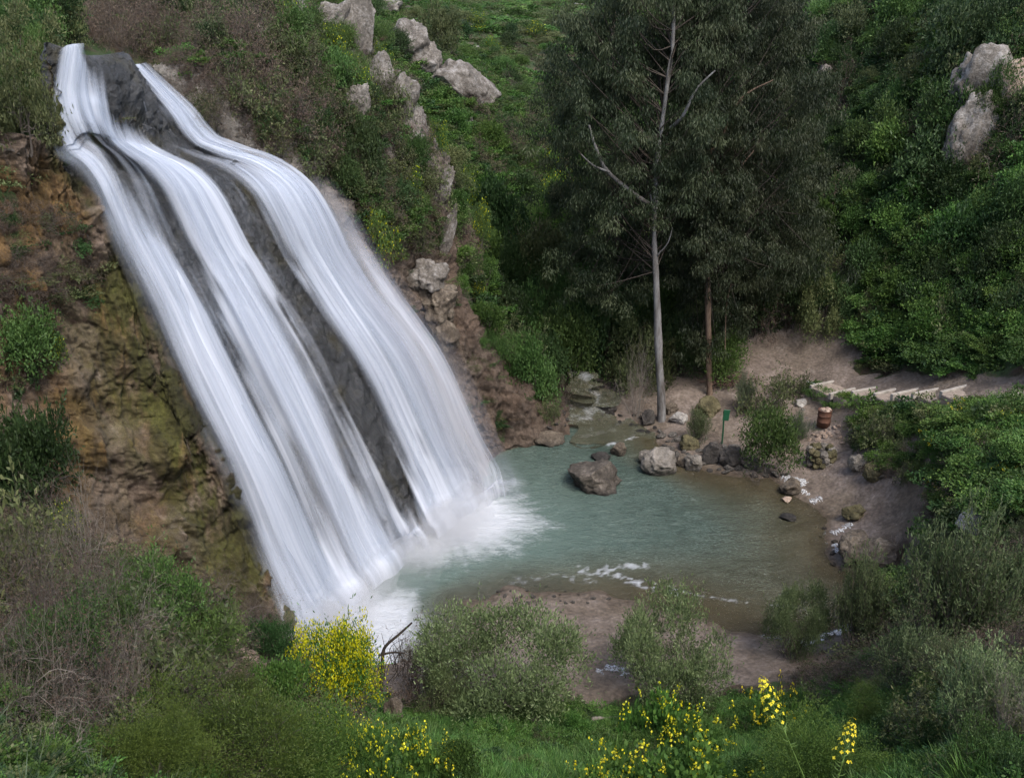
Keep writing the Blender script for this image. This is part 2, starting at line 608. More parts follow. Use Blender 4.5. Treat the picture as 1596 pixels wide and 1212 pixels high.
def mat_cliff():
    s = NT('cliff rock')
    v = s.coord()
    va = s.coord((1, 1, .28))
    n0 = s.noise(v, .35, 5)
    n1 = s.noise(v, 1.6, 8, .68)
    n2 = s.noise(v, 7, 8, .75)
    drip = s.noise(va, 2.6, 7, .65, .4)
    tufa = s.ramp(n1, [(.28, (.050, .036, .027)), (.45, (.135, .10, .075)), (.6, (.235, .18, .14)), (.75, (.42, .35, .29))])
    ochre = s.ramp(drip, [(.35, (.05, .03, .012)), (.55, (.15, .09, .034)), (.72, (.27, .175, .075))])
    left = s.mix(s.ramp(s.noise(v, .7, 4), [(.45, 0), (.6, 1)]), tufa, ochre)
    mossc = s.ramp(drip, [(.3, (.018, .016, .004)), (.5, (.050, .050, .010)), (.75, (.095, .105, .018))])
    sepu = s.attr('uu')
    band = s.ramp(s.math('ADD', sepu, s.math('MULTIPLY', s.math('SUBTRACT', n0, .5), .5)), [(0, 0), (1, 1)])
    near = s.node('ShaderNodeMapRange')
    s.l.new(s.math('ADD', sepu, s.math('MULTIPLY', s.math('SUBTRACT', n0, .5), .35)), near.inputs[0])
    near.inputs[1].default_value = -.62
    near.inputs[2].default_value = -.30
    mfac = s.math('MULTIPLY', near.outputs[0], s.ramp(s.math('ADD', s.noise(va, 1.1, 5, .6), s.math('MULTIPLY', s.attr('vv'), .12)), [(.43, 0), (.56, .95)]))
    left = s.mix(mfac, left, mossc)
    # lower right of the tufa stays damp next to the water
    dampf = s.node('ShaderNodeMapRange')
    s.l.new(s.math('ADD', sepu, s.math('MULTIPLY', s.math('SUBTRACT', n1, .5), .2)), dampf.inputs[0])
    dampf.inputs[1].default_value = -.16
    dampf.inputs[2].default_value = -.04
    left = s.mix(s.math('MULTIPLY', dampf.outputs[0], .8), left, s.mix(1, left, (.28, .28, .28), 'MULTIPLY'))
    brec = s.ramp(n2, [(.3, (.036, .027, .021)), (.48, (.085, .065, .050)), (.62, (.15, .118, .094)), (.8, (.31, .27, .235))])
    red = s.ramp(n1, [(.3, (.045, .03, .022)), (.6, (.13, .088, .062))])
    right = s.mix(s.ramp(n0, [(.42, 0), (.6, .7)]), brec, red)
    grey = s.ramp(n2, [(.3, (.11, .10, .09)), (.55, (.26, .245, .225)), (.8, (.42, .40, .37))])
    sep = s.node('ShaderNodeSeparateXYZ')
    s.l.new(v, sep.inputs[0])
    hz = s.node('ShaderNodeMapRange')
    s.l.new(s.math('ADD', sep.outputs[2], s.math('MULTIPLY', s.math('SUBTRACT', n0, .5), 9)), hz.inputs[0])
    hz.inputs[1].default_value = 8.5
    hz.inputs[2].default_value = 11.5
    right = s.mix(s.math('MULTIPLY', hz.outputs[0], .9), right, grey)
    wetc = s.ramp(s.math('ADD', s.math('MULTIPLY', n1, .5), s.math('MULTIPLY', drip, .5)), [(.34, (.014, .015, .016)), (.5, (.042, .045, .049)), (.62, (.085, .087, .092)), (.75, (.15, .135, .115))])
    algae = s.ramp(s.noise(v, .9, 5, .6), [(.5, 0), (.68, .75)])
    wetc = s.mix(algae, wetc, (.045, .038, .012))
    wf = s.ramp(s.math('ADD', s.attr('wet'), s.math('MULTIPLY', s.math('SUBTRACT', n1, .5), .7)), [(.3, 0), (.6, 1)])
    dryside = s.mix(s.attr('dry'), left, right)
    c = s.mix(wf, dryside, wetc)
    vo = s.node('ShaderNodeTexVoronoi', feature='DISTANCE_TO_EDGE')
    s.l.new(s.coord((1, 1, 1.4)), vo.inputs['Vector'])
    vo.inputs['Scale'].default_value = 3.4
    ck = s.ramp(vo.outputs['Distance'], [(.0, .35), (.06, 1)])
    n4 = s.noise(v, 24, 5, .75)
    gr = s.ramp(n4, [(.32, .55), (.5, 1.0), (.68, 1.5)])
    c = s.mix(.75, c, gr, 'MULTIPLY')
    c = s.mix(s.math('MULTIPLY', s.ramp(n1, [(.45, 0), (.6, .8)]), .4), c, s.mix(1, c, ck, 'MULTIPLY'))
    hh = s.math('ADD', s.math('MULTIPLY', n1, 1.2), s.math('ADD', s.math('MULTIPLY', n2, .7), s.math('MULTIPLY', n4, .35)))
    rough = s.math('SUBTRACT', .95, s.math('MULTIPLY', wf, .55))
    return s.set(Base__Color=c, Roughness=rough, Normal=s.bump(hh, .9, .12))


ground.data.materials.append(mat_ground())
cliff.data.materials.append(mat_cliff())

# ------------------------------------------------------------------ pool water
def mat_water():
    s = NT('pool water')
    v = s.coord()
    vs = s.coord((1, 2.2, 1))
    n1 = s.noise(v, .5, 5, .6, .6)
    n2 = s.noise(vs, 2.4, 6, .65, .8)
    n3 = s.noise(vs, 9, 4, .6)
    dep = s.attr('depth')
    dd = s.math('ADD', dep, s.math('MULTIPLY', s.math('SUBTRACT', n1, .5), .35))
    deep = s.ramp(n2, [(.3, (.034, .054, .044)), (.6, (.066, .096, .080)), (.8, (.16, .20, .18))])
    shal = s.ramp(n1, [(.3, (.055, .050, .026)), (.7, (.105, .082, .038))])
    c = s.mix(s.ramp(dd, [(.14, 0), (.62, 1)]), shal, deep)
    foam = s.attr('foam')
    aer = s.attr('aer')
    c = s.mix(s.math('MULTIPLY', aer, .6), c, (.17, .25, .225))
    st = s.math('ADD', s.math('MULTIPLY', n2, .6), s.math('MULTIPLY', n3, .4))
    ff = s.ramp(s.math('ADD', foam, s.math('MULTIPLY', s.math('SUBTRACT', st, .5), 1.15)), [(.22, 0), (.98, 1)])
    ff = s.math('MULTIPLY', ff, s.ramp(foam, [(.02, 0), (.3, 1)]))
    # small bright flecks: mottled reflections on the surface painted into the colour
    fl = s.ramp(s.noise(s.coord((1, 1.7, 1)), 13, 3, .7), [(.60, 0), (.70, .55)])
    flk = s.math('MULTIPLY', fl, s.ramp(s.noise(v, .8, 3), [(.45, 0), (.65, 1)]))
    c = s.mix(flk, c, (.38, .43, .40))
    c = s.mix(s.math('MULTIPLY', s.ramp(n3, [(.5, 0), (.68, .5)]), s.ramp(n1, [(.35, .15), (.6, 1)])), c, (.17, .21, .19))  # whitish ripple reflections, also painted into the water colour
    c = s.mix(ff, c, (.54, .57, .61))
    al = s.ramp(dd, [(0, .45), (.35, .88), (.6, 1)])
    al = s.math('MAXIMUM', al, ff)
    rough = s.math('ADD', .09, s.math('MULTIPLY', ff, .6))
    b = s.bump(s.math('ADD', n2, s.math('MULTIPLY', n3, .5)), .8, .13)
    return s.set(Base__Color=c, Alpha=al, Roughness=rough, Normal=b, IOR=1.33)


MW = mat_water()


def build_pool():
    xs = np.arange(-8, 14.6, .09)
    ys = np.arange(16.5, 36, .09)
    X, Y = np.meshgrid(xs, ys, indexing='ij')
    x, y = X.ravel(), Y.ravel()
    g = base_height(x, y)
    p = np.stack([x, y, 0 * x], 1)
    z = .012 * fbm(p * np.array([1.2, 2.0, 1]), 71, 3)
    depth = np.clip(-g + .03, 0, 2)
    foot = CG[4:9, NR]
    dfoot = seg_dist(x, y, foot)
    plume = pxpoly([(560, 900), (640, 862), (720, 752), (775, 765), (822, 800), (832, 825), (795, 848), (735, 862), (690, 868), (640, 872)], 0)
    dpl = seg_dist(x, y, plume, True) * np.where(in_poly(x, y, plume), -1, 1)
    foam = np.clip(.62 - dpl / .9, 0, 1.1)
    cx, cy = atz(690, 800, 0)[:2]
    th, rr_ = np.arctan2(y - cy, x - cx), np.hypot(x - cx, y - cy)
    pol = np.stack([th * 13, rr_ * .8, 0 * th], 1)
    ang = fbm(pol, 77, 4, .6)
    foam = np.clip(.60 - (dpl + .30 * ang) / 1.9, 0, 1.05)
    foam *= np.clip(1.15 - .35 * np.clip(rr_ / 3.5, 0, 1), 0, 1)
    pl2 = pxpoly([(470, 980), (545, 930), (610, 930), (640, 960), (600, 1040), (520, 1030)], 0)
    d2 = seg_dist(x, y, pl2, True) * np.where(in_poly(x, y, pl2), -1, 1)
    foam = np.maximum(foam, np.clip(.72 - (d2 + .3 * ang) / 1.3, 0, 1))
    foam = np.maximum(foam, np.clip(.75 - dfoot / .55, 0, 1))
    # drift lines
    for pts, wd, st in (([(905, 888), (945, 893), (985, 905), (1030, 918), (1060, 922)], .12, .72), ([(950, 885), (1000, 882)], .12, .62),
                        ([(1060, 922), (1120, 932), (1190, 943), (1240, 945)], .05, .50), ([(1252, 1003), (1310, 985), (1350, 965), (1382, 935), (1377, 905)], .10, .85),
                        ([(1222, 745), (1250, 752), (1258, 768), (1275, 778), (1285, 790)], .13, 1.0), ([(1322, 815), (1300, 832), (1304, 862)], .13, 1.0),
                        ([(1190, 990), (1252, 1004)], .08, .6), ([(800, 905), (870, 900), (920, 905)], .14, .36),
                        ([(1130, 690), (1000, 700)], .01, 0), ([(1010, 672), (1050, 668)], .12, .6), ([(950, 690), (985, 680), (1010, 672)], .15, .58), ([(905, 680), (960, 668)], .12, .55)):
        d = seg_dist(x, y, pxpoly(pts, 0))
        foam = np.maximum(foam, st * np.clip(1.4 - d / (wd * 2), 0, 1) * np.clip(.72 + 1.1 * fbm(p * np.array([6.0, 9.0, 1]), 83, 3, .6), 0, 1.3))
    aer = np.clip(1 - (np.minimum(dpl, dfoot)) / 5.5, 0, 1) ** 1.6 * .8
    mask = (g < .14).reshape(X.shape)
    Fc = grid_faces(len(xs), len(ys))
    ok = mask.ravel()[Fc].any(1)
    o = mesh_obj('pool_water', np.stack([x, y, z], 1), Fc[ok], MW, None, True, dict(depth=depth, foam=foam, aer=aer))
    return tag(o, kind='structure')


pool = build_pool()


def build_stream():
    line = [atz(912, 578, 1.25), atz(905, 592, 1.05), atz(915, 606, .92), atz(925, 618, .62), atz(915, 634, .40), atz(930, 652, .2), atz(955, 668, .08), atz(985, 682, .03), atz(985, 700, -.03)]
    n, m = 120, 18
    P = cr_interp(np.array(line), np.linspace(0, len(line) - 1, n))
    T = np.gradient(P, axis=0)
    T /= np.linalg.norm(T[:, :2], axis=1, keepdims=True)
    S = np.stack([-T[:, 1], T[:, 0], 0 * T[:, 0]], 1)
    wd = np.interp(np.linspace(0, 1, n), [0, .3, .5, .8, 1], [.5, .7, 1.1, 1.7, 2.0])
    q = np.linspace(-1, 1, m)
    G = P[:, None, :] + S[:, None, :] * ((wd * (1 + .3 * np.sin(np.arange(n) * .31)))[:, None] * q[None, :])[..., None]
    G = G.reshape(-1, 3)
    gz = base_height(G[:, 0], G[:, 1])
    G[:, 2] = G[:, 2] + .03 * fbm(G * 2.5, 81, 3) - .01
    slope = np.abs(np.gradient(P[:, 2]))[:, None] * np.ones(m)
    foam = np.clip(slope.ravel() / .016, 0, 1) * .40 * (1 + 1.2 * fbm(G * np.array([3, 1.5, 1]), 84, 3)) * (1 - .8 * np.abs(np.tile(q, n)))
    o = mesh_obj('stream_water', G, grid_faces(n, m), MW, None, True, dict(depth=np.full(len(G), .24), foam=foam, aer=np.full(len(G), .1)))
    return tag(o, kind='structure')


build_stream()

# ------------------------------------------------------------------ falling water
def mat_fall(name, seed, dens):
    s = NT(name)
    uv = s.node('ShaderNodeUVMap').outputs[0]

    def st(sx, sy, off, det=3, rough=.5, dist=0.0):
        mp = s.node('ShaderNodeMapping')
        s.l.new(uv, mp.inputs['Vector'])
        mp.inputs['Scale'].default_value = (sx, sy, 1)
        mp.inputs['Location'].default_value = (off, off * .7, seed * 3.1)
        return s.noise(mp.outputs[0], 1.0, det, rough, dist)
    a = st(1.0, .09, 0, 2)
    b = st(3.4, .13, 5.3, 2)
    c = st(13, .22, 9.1, 2)
    n = s.math('ADD', s.math('MULTIPLY', a, .50), s.math('ADD', s.math('MULTIPLY', b, .37), s.math('MULTIPLY', c, .13)))
    cov = s.attr('cov')
    al = s.math('ADD', s.math('MULTIPLY', cov, 1.35), s.math('MULTIPLY', s.math('SUBTRACT', n, .5), 2.5))
    al = s.math('SUBTRACT', al, 1.0 - dens)
    mr = s.node('ShaderNodeMapRange', interpolation_type='SMOOTHSTEP')
    s.l.new(al, mr.inputs[0])
    mr.inputs[1].default_value = 0.0
    mr.inputs[2].default_value = 1.5
    alpha = s.math('MULTIPLY', mr.outputs[0], s.ramp(cov, [(.02, 0), (.6, 1)]))
    alpha = s.math('MULTIPLY', alpha, .97)
    col = s.ramp(n, [(.34, (.35, .41, .50)), (.5, (.475, .525, .615)), (.62, (.60, .64, .72))])
    return s.set(Base__Color=col, Roughness=.75, Alpha=alpha, Specular__IOR__Level=.2, Normal=s.bump(n, .12, .10))


MF = [mat_fall('falling water a', 1, .68), mat_fall('falling water b', 2, .46), mat_fall('falling water c', 3, .26)]


def mat_spray():
    s = NT('spray veil')
    uv = s.node('ShaderNodeUVMap').outputs[0]
    mp = s.node('ShaderNodeMapping')
    s.l.new(uv, mp.inputs['Vector'])
    mp.inputs['Scale'].default_value = (2.2, .22, 1)
    mp.inputs['Rotation'].default_value = (0, 0, .12)
    n = s.noise(mp.outputs[0], 1.0, 4, .6)
    a = s.math('MULTIPLY', s.attr('cov'), s.ramp(n, [(.25, .25), (.7, .85)]), True)
    return s.set(Base__Color=(.52, .55, .62), Alpha=s.math('MULTIPLY', a, .75), Roughness=1.0, Specular__IOR__Level=0.0)


MSPRAY = mat_spray()


def build_fall(name, u0, u1, label, spray=0.0):
    root = empty(name, (float(CG[4, NR - 1, 0]) if u0 < .3 else float(CG[8, NR - 1, 0]), float(CG[4, NR - 1, 1]) if u0 < .3 else float(CG[8, NR - 1, 1]), 0.0), label=label, cat='waterfall', kind='structure')
    nu, nv = 230, 260
    Ug = np.linspace(u0, u1, nu)
    gl = np.random.default_rng(int(u0 * 100) + 9)
    vs = np.linspace(0, NR, nv)
    Lc = cr_interp(CG[4], vs)
    Rc = cr_interp(CG[8], vs)
    M = cliff_surface(4 + 4 * np.clip(Ug, 0, 1), vs)
    ext = np.minimum(Ug, 0)[:, None, None] * (Rc - Lc)[None] + np.maximum(Ug - 1, 0)[:, None, None] * np.array([6.5, 1.2, 0])[None, None]
    P = M + ext
    N = grid_normals(cliff_surface(np.linspace(4, 8, nu), vs))
    if N[nu // 2, nv // 2, 0] < 0:
        N = -N
    U, V = np.meshgrid(Ug, vs / NR, indexing='ij')
    cov = coverage(U.ravel(), V.ravel()).reshape(U.shape)
    for k in range(3):
        wid = 9.0
        fold = fbm(np.stack([U.ravel() * wid * .9, V.ravel() * 1.6, np.full(U.size, k * 7.3)], 1), 91 + k, 4, .55).reshape(U.shape)
        off = .06 + .08 * k + .12 * cov ** .7 + .10 * fold * cov
        off += .30 * np.exp(-((U - .85) / .25) ** 2 - ((V - .34) / .09) ** 2)       # water thrown off the right ledge
        off += .40 * np.exp(-((U - .10) / .16) ** 2 - ((V - .20) / .09) ** 2)
        off += .5 * np.exp(-((U - .42) / .22) ** 2 - ((V - .05) / .07) ** 2)
        Uw = U + .022 * fbm(np.stack([U.ravel() * 3, V.ravel() * 2.5, np.full(U.size, k * 5.1 + 2)], 1), 95 + k, 3).reshape(U.shape)
        c = coverage(Uw.ravel(), V.ravel()).reshape(U.shape)
        # veils start where the water breaks over ledges and thin out below them; dry gaps likewise
        led = np.zeros_like(U)
        for q in range(170):
            uc, vc = gl.uniform(u0, u1), gl.uniform(0, .92)
            du, ln = gl.uniform(.006, .03), gl.uniform(.05, .26)
            sg = gl.choice([1.0, 1.0, -1.3])
            uu = uc + (V - vc) * gl.normal() * .05
            led += sg * gl.uniform(.12, .36) * np.exp(-((U - uu) / (du * (1 + 2.0 * np.clip(V - vc, 0, 1)))) ** 2) * np.clip((V - vc) / .03, 0, 1) * np.exp(-np.clip(V - vc, 0, 1) / ln)
        c = np.clip(c + led * np.clip(c * 2.5 + .12, 0, 1) * (.9 if k else .6), 0, 1.15)
        if spray and k > 0:
            # fine spray blown off the outer edge
            sp = np.clip(1 - (U - 1.0) / (.18 + .24 * V), 0, 1) ** 1.3 * (U > .93) * np.clip((V - .30) / .15, 0, 1)
            c = np.maximum(c, .5 * sp * (.75 + .35 * fold) * (U < 1.04))
        # thicker mist low down
        c = np.clip(c + .25 * np.clip((V - .80) / .12, 0, 1) * np.clip(c * 3, 0, 1), 0, 1.1)
        zf = (P + N * off[..., None])[..., 2] - .12 * fold
        c = c * (np.clip((zf + .1) / .9, 0, 1) if k == 2 else 1.0)
        if u0 < .3:
            c = c * np.clip((u1 - U) / .03, 0, 1)
        else:
            c = c * np.clip((U - u0) / .03, 0, 1)
        off += (.10 + .22 * k) * np.clip((V - .84) / .16, 0, 1) ** 2 * 1.4
        Q = P + N * off[..., None]
        Q[..., 2] = np.maximum(Q[..., 2], -.25)
        uv = np.stack([U.ravel() * wid, V.ravel() * 16], 1)
        q = Q.reshape(-1, 3) - np.array(root.location)
        mesh_obj('water_veil', q, grid_faces(nu, nv), MF[k], root, True, dict(cov=c.ravel()), uv=uv)
    if spray:
        for k in range(2):
            Ue = np.linspace(.80, 1.42, 70)
            U, V = np.meshgrid(Ue, vs / NR, indexing='ij')
            i0 = np.clip((Ue - u0) / (u1 - u0) * (nu - 1), 0, nu - 1).astype(int)
            Me = cliff_surface(4 + 4 * np.clip(Ue, 0, 1), vs) + np.maximum(Ue - 1, 0)[:, None, None] * np.array([3.6, -.4 - .6 * k, 0])[None, None]
            fo = fbm(np.stack([U.ravel() * 6, V.ravel() * 1.6, np.full(U.size, k * 3.3)], 1), 131 + k, 3).reshape(U.shape)
            off = .42 + .15 * k + .25 * fo + .30 * np.exp(-((U - .85) / .25) ** 2 - ((V - .34) / .09) ** 2)
            sp = np.clip((U - .80) / .14, 0, 1) * np.clip(1 - (U - .95) / (.10 + .34 * V), 0, 1) ** 1.5 * np.clip((V - .32) / .2, 0, 1) * np.clip((1.02 - V) / .06, 0, 1)
            Q = Me + N[i0] * off[..., None]
            q = Q.reshape(-1, 3) - np.array(root.location)
            mesh_obj('spray_veil', q, grid_faces(70, nv), MSPRAY, root, True, dict(cov=(sp * (.8 + .5 * fo)).ravel()), uv=np.stack([U.ravel() * 9, V.ravel() * 16], 1))
    return root


build_fall('waterfall', -.09, .60, 'broad silky white cascade falling nearest the camera, left of the dark rock rib')
build_fall('waterfall', .60, 1.34, 'white cascade right of the dark rock rib, with fine spray blown off its outer edge', .8)


# ------------------------------------------------------------------ foam left along the shore
def foam_strip(pts, w0, seed, label):
    P = np.array([tuple(hit(*p)[0]) for p in pts])
    n = 60
    Q = cr_interp(P, np.linspace(0, len(P) - 1, n))
    T = np.gradient(Q, axis=0)
    T /= np.linalg.norm(T[:, :2], axis=1, keepdims=True)
    S = np.stack([-T[:, 1], T[:, 0], 0 * T[:, 0]], 1)
    wd = w0 * np.clip(.55 + .8 * vnoise(np.stack([np.arange(n) * .33, np.full(n, seed), np.zeros(n)], 1), seed), .08, 1.6)
    wd[0] = wd[-1] = .01
    q = np.linspace(-1, 1, 7)
    Gd = Q[:, None] + S[:, None] * (wd[:, None] * q)[..., None]
    for i in range(n):
        for j in range(7):
            l = drop(Gd[i, j, 0], Gd[i, j, 1])[0]
            Gd[i, j, 2] = max(l.z, -.0) + .012 + .035 * math.sqrt(max(0, 1 - q[j] ** 2))
    o = mesh_obj('shore_foam', Gd.reshape(-1, 3), grid_faces(n, 7), MFOAM, None, True)
    return tag(o, label=label, kind='stuff')


def mat_foam():
    s = NT('shore foam')
    n = s.noise(s.coord(), 22, 5, .75)
    a = s.ramp(n, [(.42, 0), (.60, 1)])
    return s.set(Base__Color=(.66, .68, .70), Alpha=a, Roughness=.7, Normal=s.bump(n, .6, .03))


MFOAM = mat_foam()
for i, (p, w_, lb) in enumerate([
    ([(1252, 1004), (1285, 993), (1320, 982), (1350, 965), (1382, 936)], .10, 'thin white foam line along the curved right edge of the pool'),
    ([(1377, 905), (1376, 920), (1382, 936)], .14, 'white rivulet running down to the right end of the foam line'),
    ([(1218, 744), (1240, 748), (1252, 758)], .20, 'white foam heaped on the rock at the far right water edge'),
    ([(1248, 765), (1262, 772)], .14, 'small foam patch on the right shore, middle of three'),
    ([(1262, 783), (1280, 776)], .14, 'small foam patch on the right shore, nearest of three'),
    ([(1296, 832), (1312, 826), (1326, 816)], .16, 'white foam streak beside the weedy mound on the right shore'),
    ([(1302, 848), (1304, 862)], .10, 'foam fleck below the weedy mound on the right shore'),
    ([(930, 1048), (960, 1040), (975, 1052)], .16, 'pale foam in the shallow puddle between the two big beach shrubs'),
    ]):
    foam_strip(p, w_, i + 3, lb)


# ------------------------------------------------------------------ spray drifting at the foot
def mat_mist(name, dens):
    m = bpy.data.materials.new(name)
    m.use_nodes = True
    nt = m.node_tree
    for n in list(nt.nodes):
        if n.type != 'OUTPUT_MATERIAL': nt.nodes.remove(n)
    v = nt.nodes.new('ShaderNodeVolumePrincipled')
    v.inputs['Color'].default_value = (.96, .97, 1, 1)
    v.inputs['Density'].default_value = dens
    nt.links.new(v.outputs[0], nt.nodes['Material Output'].inputs['Volume'])
    return m


MIST = [mat_mist('spray', .55), mat_mist('thin spray', .28), mat_mist('faint spray', .11)]


def mist_blob(c, r, m, seed, label):
    import bmesh
    bm = bmesh.new()
    bmesh.ops.create_icosphere(bm, subdivisions=4, radius=1.0)
    V = np.array([v.co[:] for v in bm.verts])
    Fc = np.array([[v.index for v in f.verts] for f in bm.faces])
    bm.free()
    V = V * (1 + .28 * fbm(V * 1.3 + seed * 3.3, seed, 3)[:, None]) * np.array(r)
    o = mesh_obj('mist', V, Fc, MIST[m], smooth=True)
    o.location = c
    return tag(o, label=label, kind='stuff')


for i, (px, py, z, r, m) in enumerate([(500, 975, .25, (.9, .9, .55), 0), (545, 945, .25, (.9, .9, .5), 0), (590, 905, .2, (.7, .9, .45), 0), (650, 862, .25, (.8, .8, .5), 0), (700, 820, .35, (.9, .9, .7), 0),
                                       (735, 785, .4, (.8, .8, .7), 1), (535, 1000, .2, (.9, .6, .35), 1), (720, 800, .6, (1.3, 1.4, 1.1), 2), (690, 830, .5, (1.5, 1.5, .9), 2), (560, 950, .4, (1.5, 1.4, .9), 2), (500, 985, .4, (1.2, 1.1, .8), 2), (620, 890, .3, (1.2, 1.2, .7), 2)]):
    mist_blob(atz(px, py, z), r, m, i, 'white spray hanging at the foot of the falls')
# ------------------------------------------------------------------ plant materials
def satur(c, k=1.03):
    l = .25 * c[0] + .65 * c[1] + .1 * c[2]
    return tuple(max(.003, l + (v - l) * k) for v in c)


def mat_leaf(name, c0, c1, c2, var=.35, transl=.25):
    c0, c1, c2 = satur(c0), satur(c1), satur(c2)
    s = NT(name)
    t = s.attr('tint')
    col = s.ramp(t, [(0, c0), (.5, c1), (1, c2)])
    oi = s.node('ShaderNodeObjectInfo')
    hs = s.node('ShaderNodeHueSaturation')
    s.l.new(col, hs.inputs['Color'])
    mv = s.node('ShaderNodeMapRange')
    s.l.new(oi.outputs['Random'], mv.inputs[0])
    mv.inputs[3].default_value = 1 - var
    mv.inputs[4].default_value = 1 + var
    s.l.new(mv.outputs[0], hs.inputs['Value'])
    mh = s.node('ShaderNodeMapRange')
    s.l.new(s.math('FRACT', s.math('MULTIPLY', oi.outputs['Random'], 7.13)), mh.inputs[0])
    mh.inputs[3].default_value = .485
    mh.inputs[4].default_value = .515
    s.l.new(mh.outputs[0], hs.inputs['Hue'])
    s.set(Base__Color=hs.outputs[0], Roughness=.6, Specular__IOR__Level=.35)
    if transl > 0:
        tr = s.node('ShaderNodeBsdfTranslucent')
        s.l.new(hs.outputs[0], tr.inputs[0])
        mx = s.node('ShaderNodeMixShader')
        mx.inputs[0].default_value = transl
        s.l.new(s.b.outputs[0], mx.inputs[1])
        s.l.new(tr.outputs[0], mx.inputs[2])
        s.l.new(mx.outputs[0], s.out.inputs[0])
    return s.m


def mat_twig(name, c0, c1):
    s = NT(name)
    n = s.noise(s.coord(), 9, 4, .6)
    c = s.ramp(n, [(.3, c0), (.7, c1)])
    return s.set(Base__Color=c, Roughness=.85)


ML = dict(
    dark=mat_leaf('dark green leaves', (0.0189, 0.0378, 0.0135), (0.0405, 0.0743, 0.0243), (0.0743, 0.1148, 0.0405)),
    deep=mat_leaf('deep green leaves', (.015, .034, .010), (.030, .068, .020), (.058, .108, .034)),
    mid=mat_leaf('mid green leaves', (0.0297, 0.0607, 0.0162), (0.0607, 0.1148, 0.0297), (0.108, 0.1755, 0.0473)),
    fresh=mat_leaf('fresh green leaves', (.032, .074, .016), (.062, .130, .028), (.115, .20, .045)),
    olive=mat_leaf('olive leaves', (0.0405, 0.0567, 0.0216), (0.0837, 0.1053, 0.0405), (0.1485, 0.1688, 0.0743)),
    grey=mat_leaf('grey green leaves', (0.0473, 0.0675, 0.0405), (0.1013, 0.1323, 0.0783), (0.1755, 0.2093, 0.1283)),
    fine=mat_leaf('fine yellow green leaves', (0.027, 0.0486, 0.0108), (0.0607, 0.1013, 0.0189), (0.108, 0.1553, 0.0324)),
    euc=mat_leaf('eucalyptus leaves', (.014, .025, .010), (.034, .050, .022), (.068, .084, .042), .2),
    flower=mat_leaf('yellow flowers', (.20, .26, .012), (.38, .42, .014), (.56, .58, .03), .15, .2),
    mustard=mat_leaf('mustard flowers', (0.62, 0.55, 0.02), (0.82, 0.74, 0.05), (0.9, 0.84, 0.12), .05, .3),
    brown=mat_leaf('dry brown leaves', (0.0607, 0.0405, 0.0297), (0.1148, 0.081, 0.0607), (0.1755, 0.135, 0.1013)),
    beach=mat_leaf('grey green beach leaves', (.052, .074, .030), (.112, .150, .064), (.185, .23, .112)),
    red=mat_leaf('dry red seed heads', (0.0473, 0.0135, 0.0121), (0.081, 0.0243, 0.0203), (0.1215, 0.0405, 0.0324), .1, 0),
    blade=mat_leaf('grass blades', (0.0297, 0.081, 0.0162), (0.0607, 0.1418, 0.027), (0.1148, 0.2093, 0.0513)),
    reed=mat_leaf('grey green blades', (.035, .062, .03), (.062, .10, .05), (.11, .15, .085)),
    ivy=mat_leaf('trailing vine leaves', (.030, .070, .016), (.060, .120, .026), (.11, .175, .042)),
)
MT = dict(
    twig=mat_twig('grey brown twigs', (.045, .036, .030), (.13, .11, .095)),
    pale=mat_twig('pale grey twigs', (.10, .088, .075), (.24, .21, .18)),
    darkt=mat_twig('dark twigs', (.022, .017, .013), (.055, .042, .032)),
)

# ------------------------------------------------------------------ plant geometry
def unit(a):
    return a / (np.linalg.norm(a, axis=-1, keepdims=True) + 1e-9)


def leaf_quads(C, D, L, Wd, g, tint):
    n = len(C)
    D = unit(D)
    S = unit(np.cross(D, g.normal(size=(n, 3))))
    L = np.broadcast_to(L, n)[:, None] * g.uniform(.7, 1.3, (n, 1))
    Wd = np.broadcast_to(Wd, n)[:, None] * g.uniform(.75, 1.25, (n, 1))
    mid = C + D * L * .5
    V = np.stack([C, mid + S * Wd * .5, C + D * L, mid - S * Wd * .5], 1).reshape(-1, 3)
    Fc = np.arange(n * 4).reshape(n, 4)
    return V, Fc, np.repeat(np.clip(tint, 0, 1), 4)


def tube(path, radii, sides=3):
    P = np.asarray(path, float)
    n = len(P)
    T = unit(np.gradient(P, axis=0))
    up = np.array([0, 0, 1.0])
    A = np.cross(T, up)
    bad = np.linalg.norm(A, axis=1) < .05
    A[bad] = np.cross(T[bad], [1, 0, 0])
    A = unit(A)
    B = np.cross(T, A)
    an = np.arange(sides) * 2 * math.pi / sides
    V = P[:, None] + np.asarray(radii)[:, None, None] * (np.cos(an)[None, :, None] * A[:, None] + np.sin(an)[None, :, None] * B[:, None])
    idx = np.arange(n * sides).reshape(n, sides)
    nx = np.roll(idx, -1, 1)
    Fc = np.stack([idx[:-1], nx[:-1], nx[1:], idx[1:]], -1).reshape(-1, 4)
    return V.reshape(-1, 3), Fc


def join(parts):
    V, Fc, T = [], [], []
    off = 0
    for p in parts:
        V.append(p[0])
        Fc.append(p[1] + off)
        T.append(p[2] if len(p) > 2 else np.full(len(p[0]), .5))
        off += len(p[0])
    return np.concatenate(V), np.concatenate(Fc), np.concatenate(T)


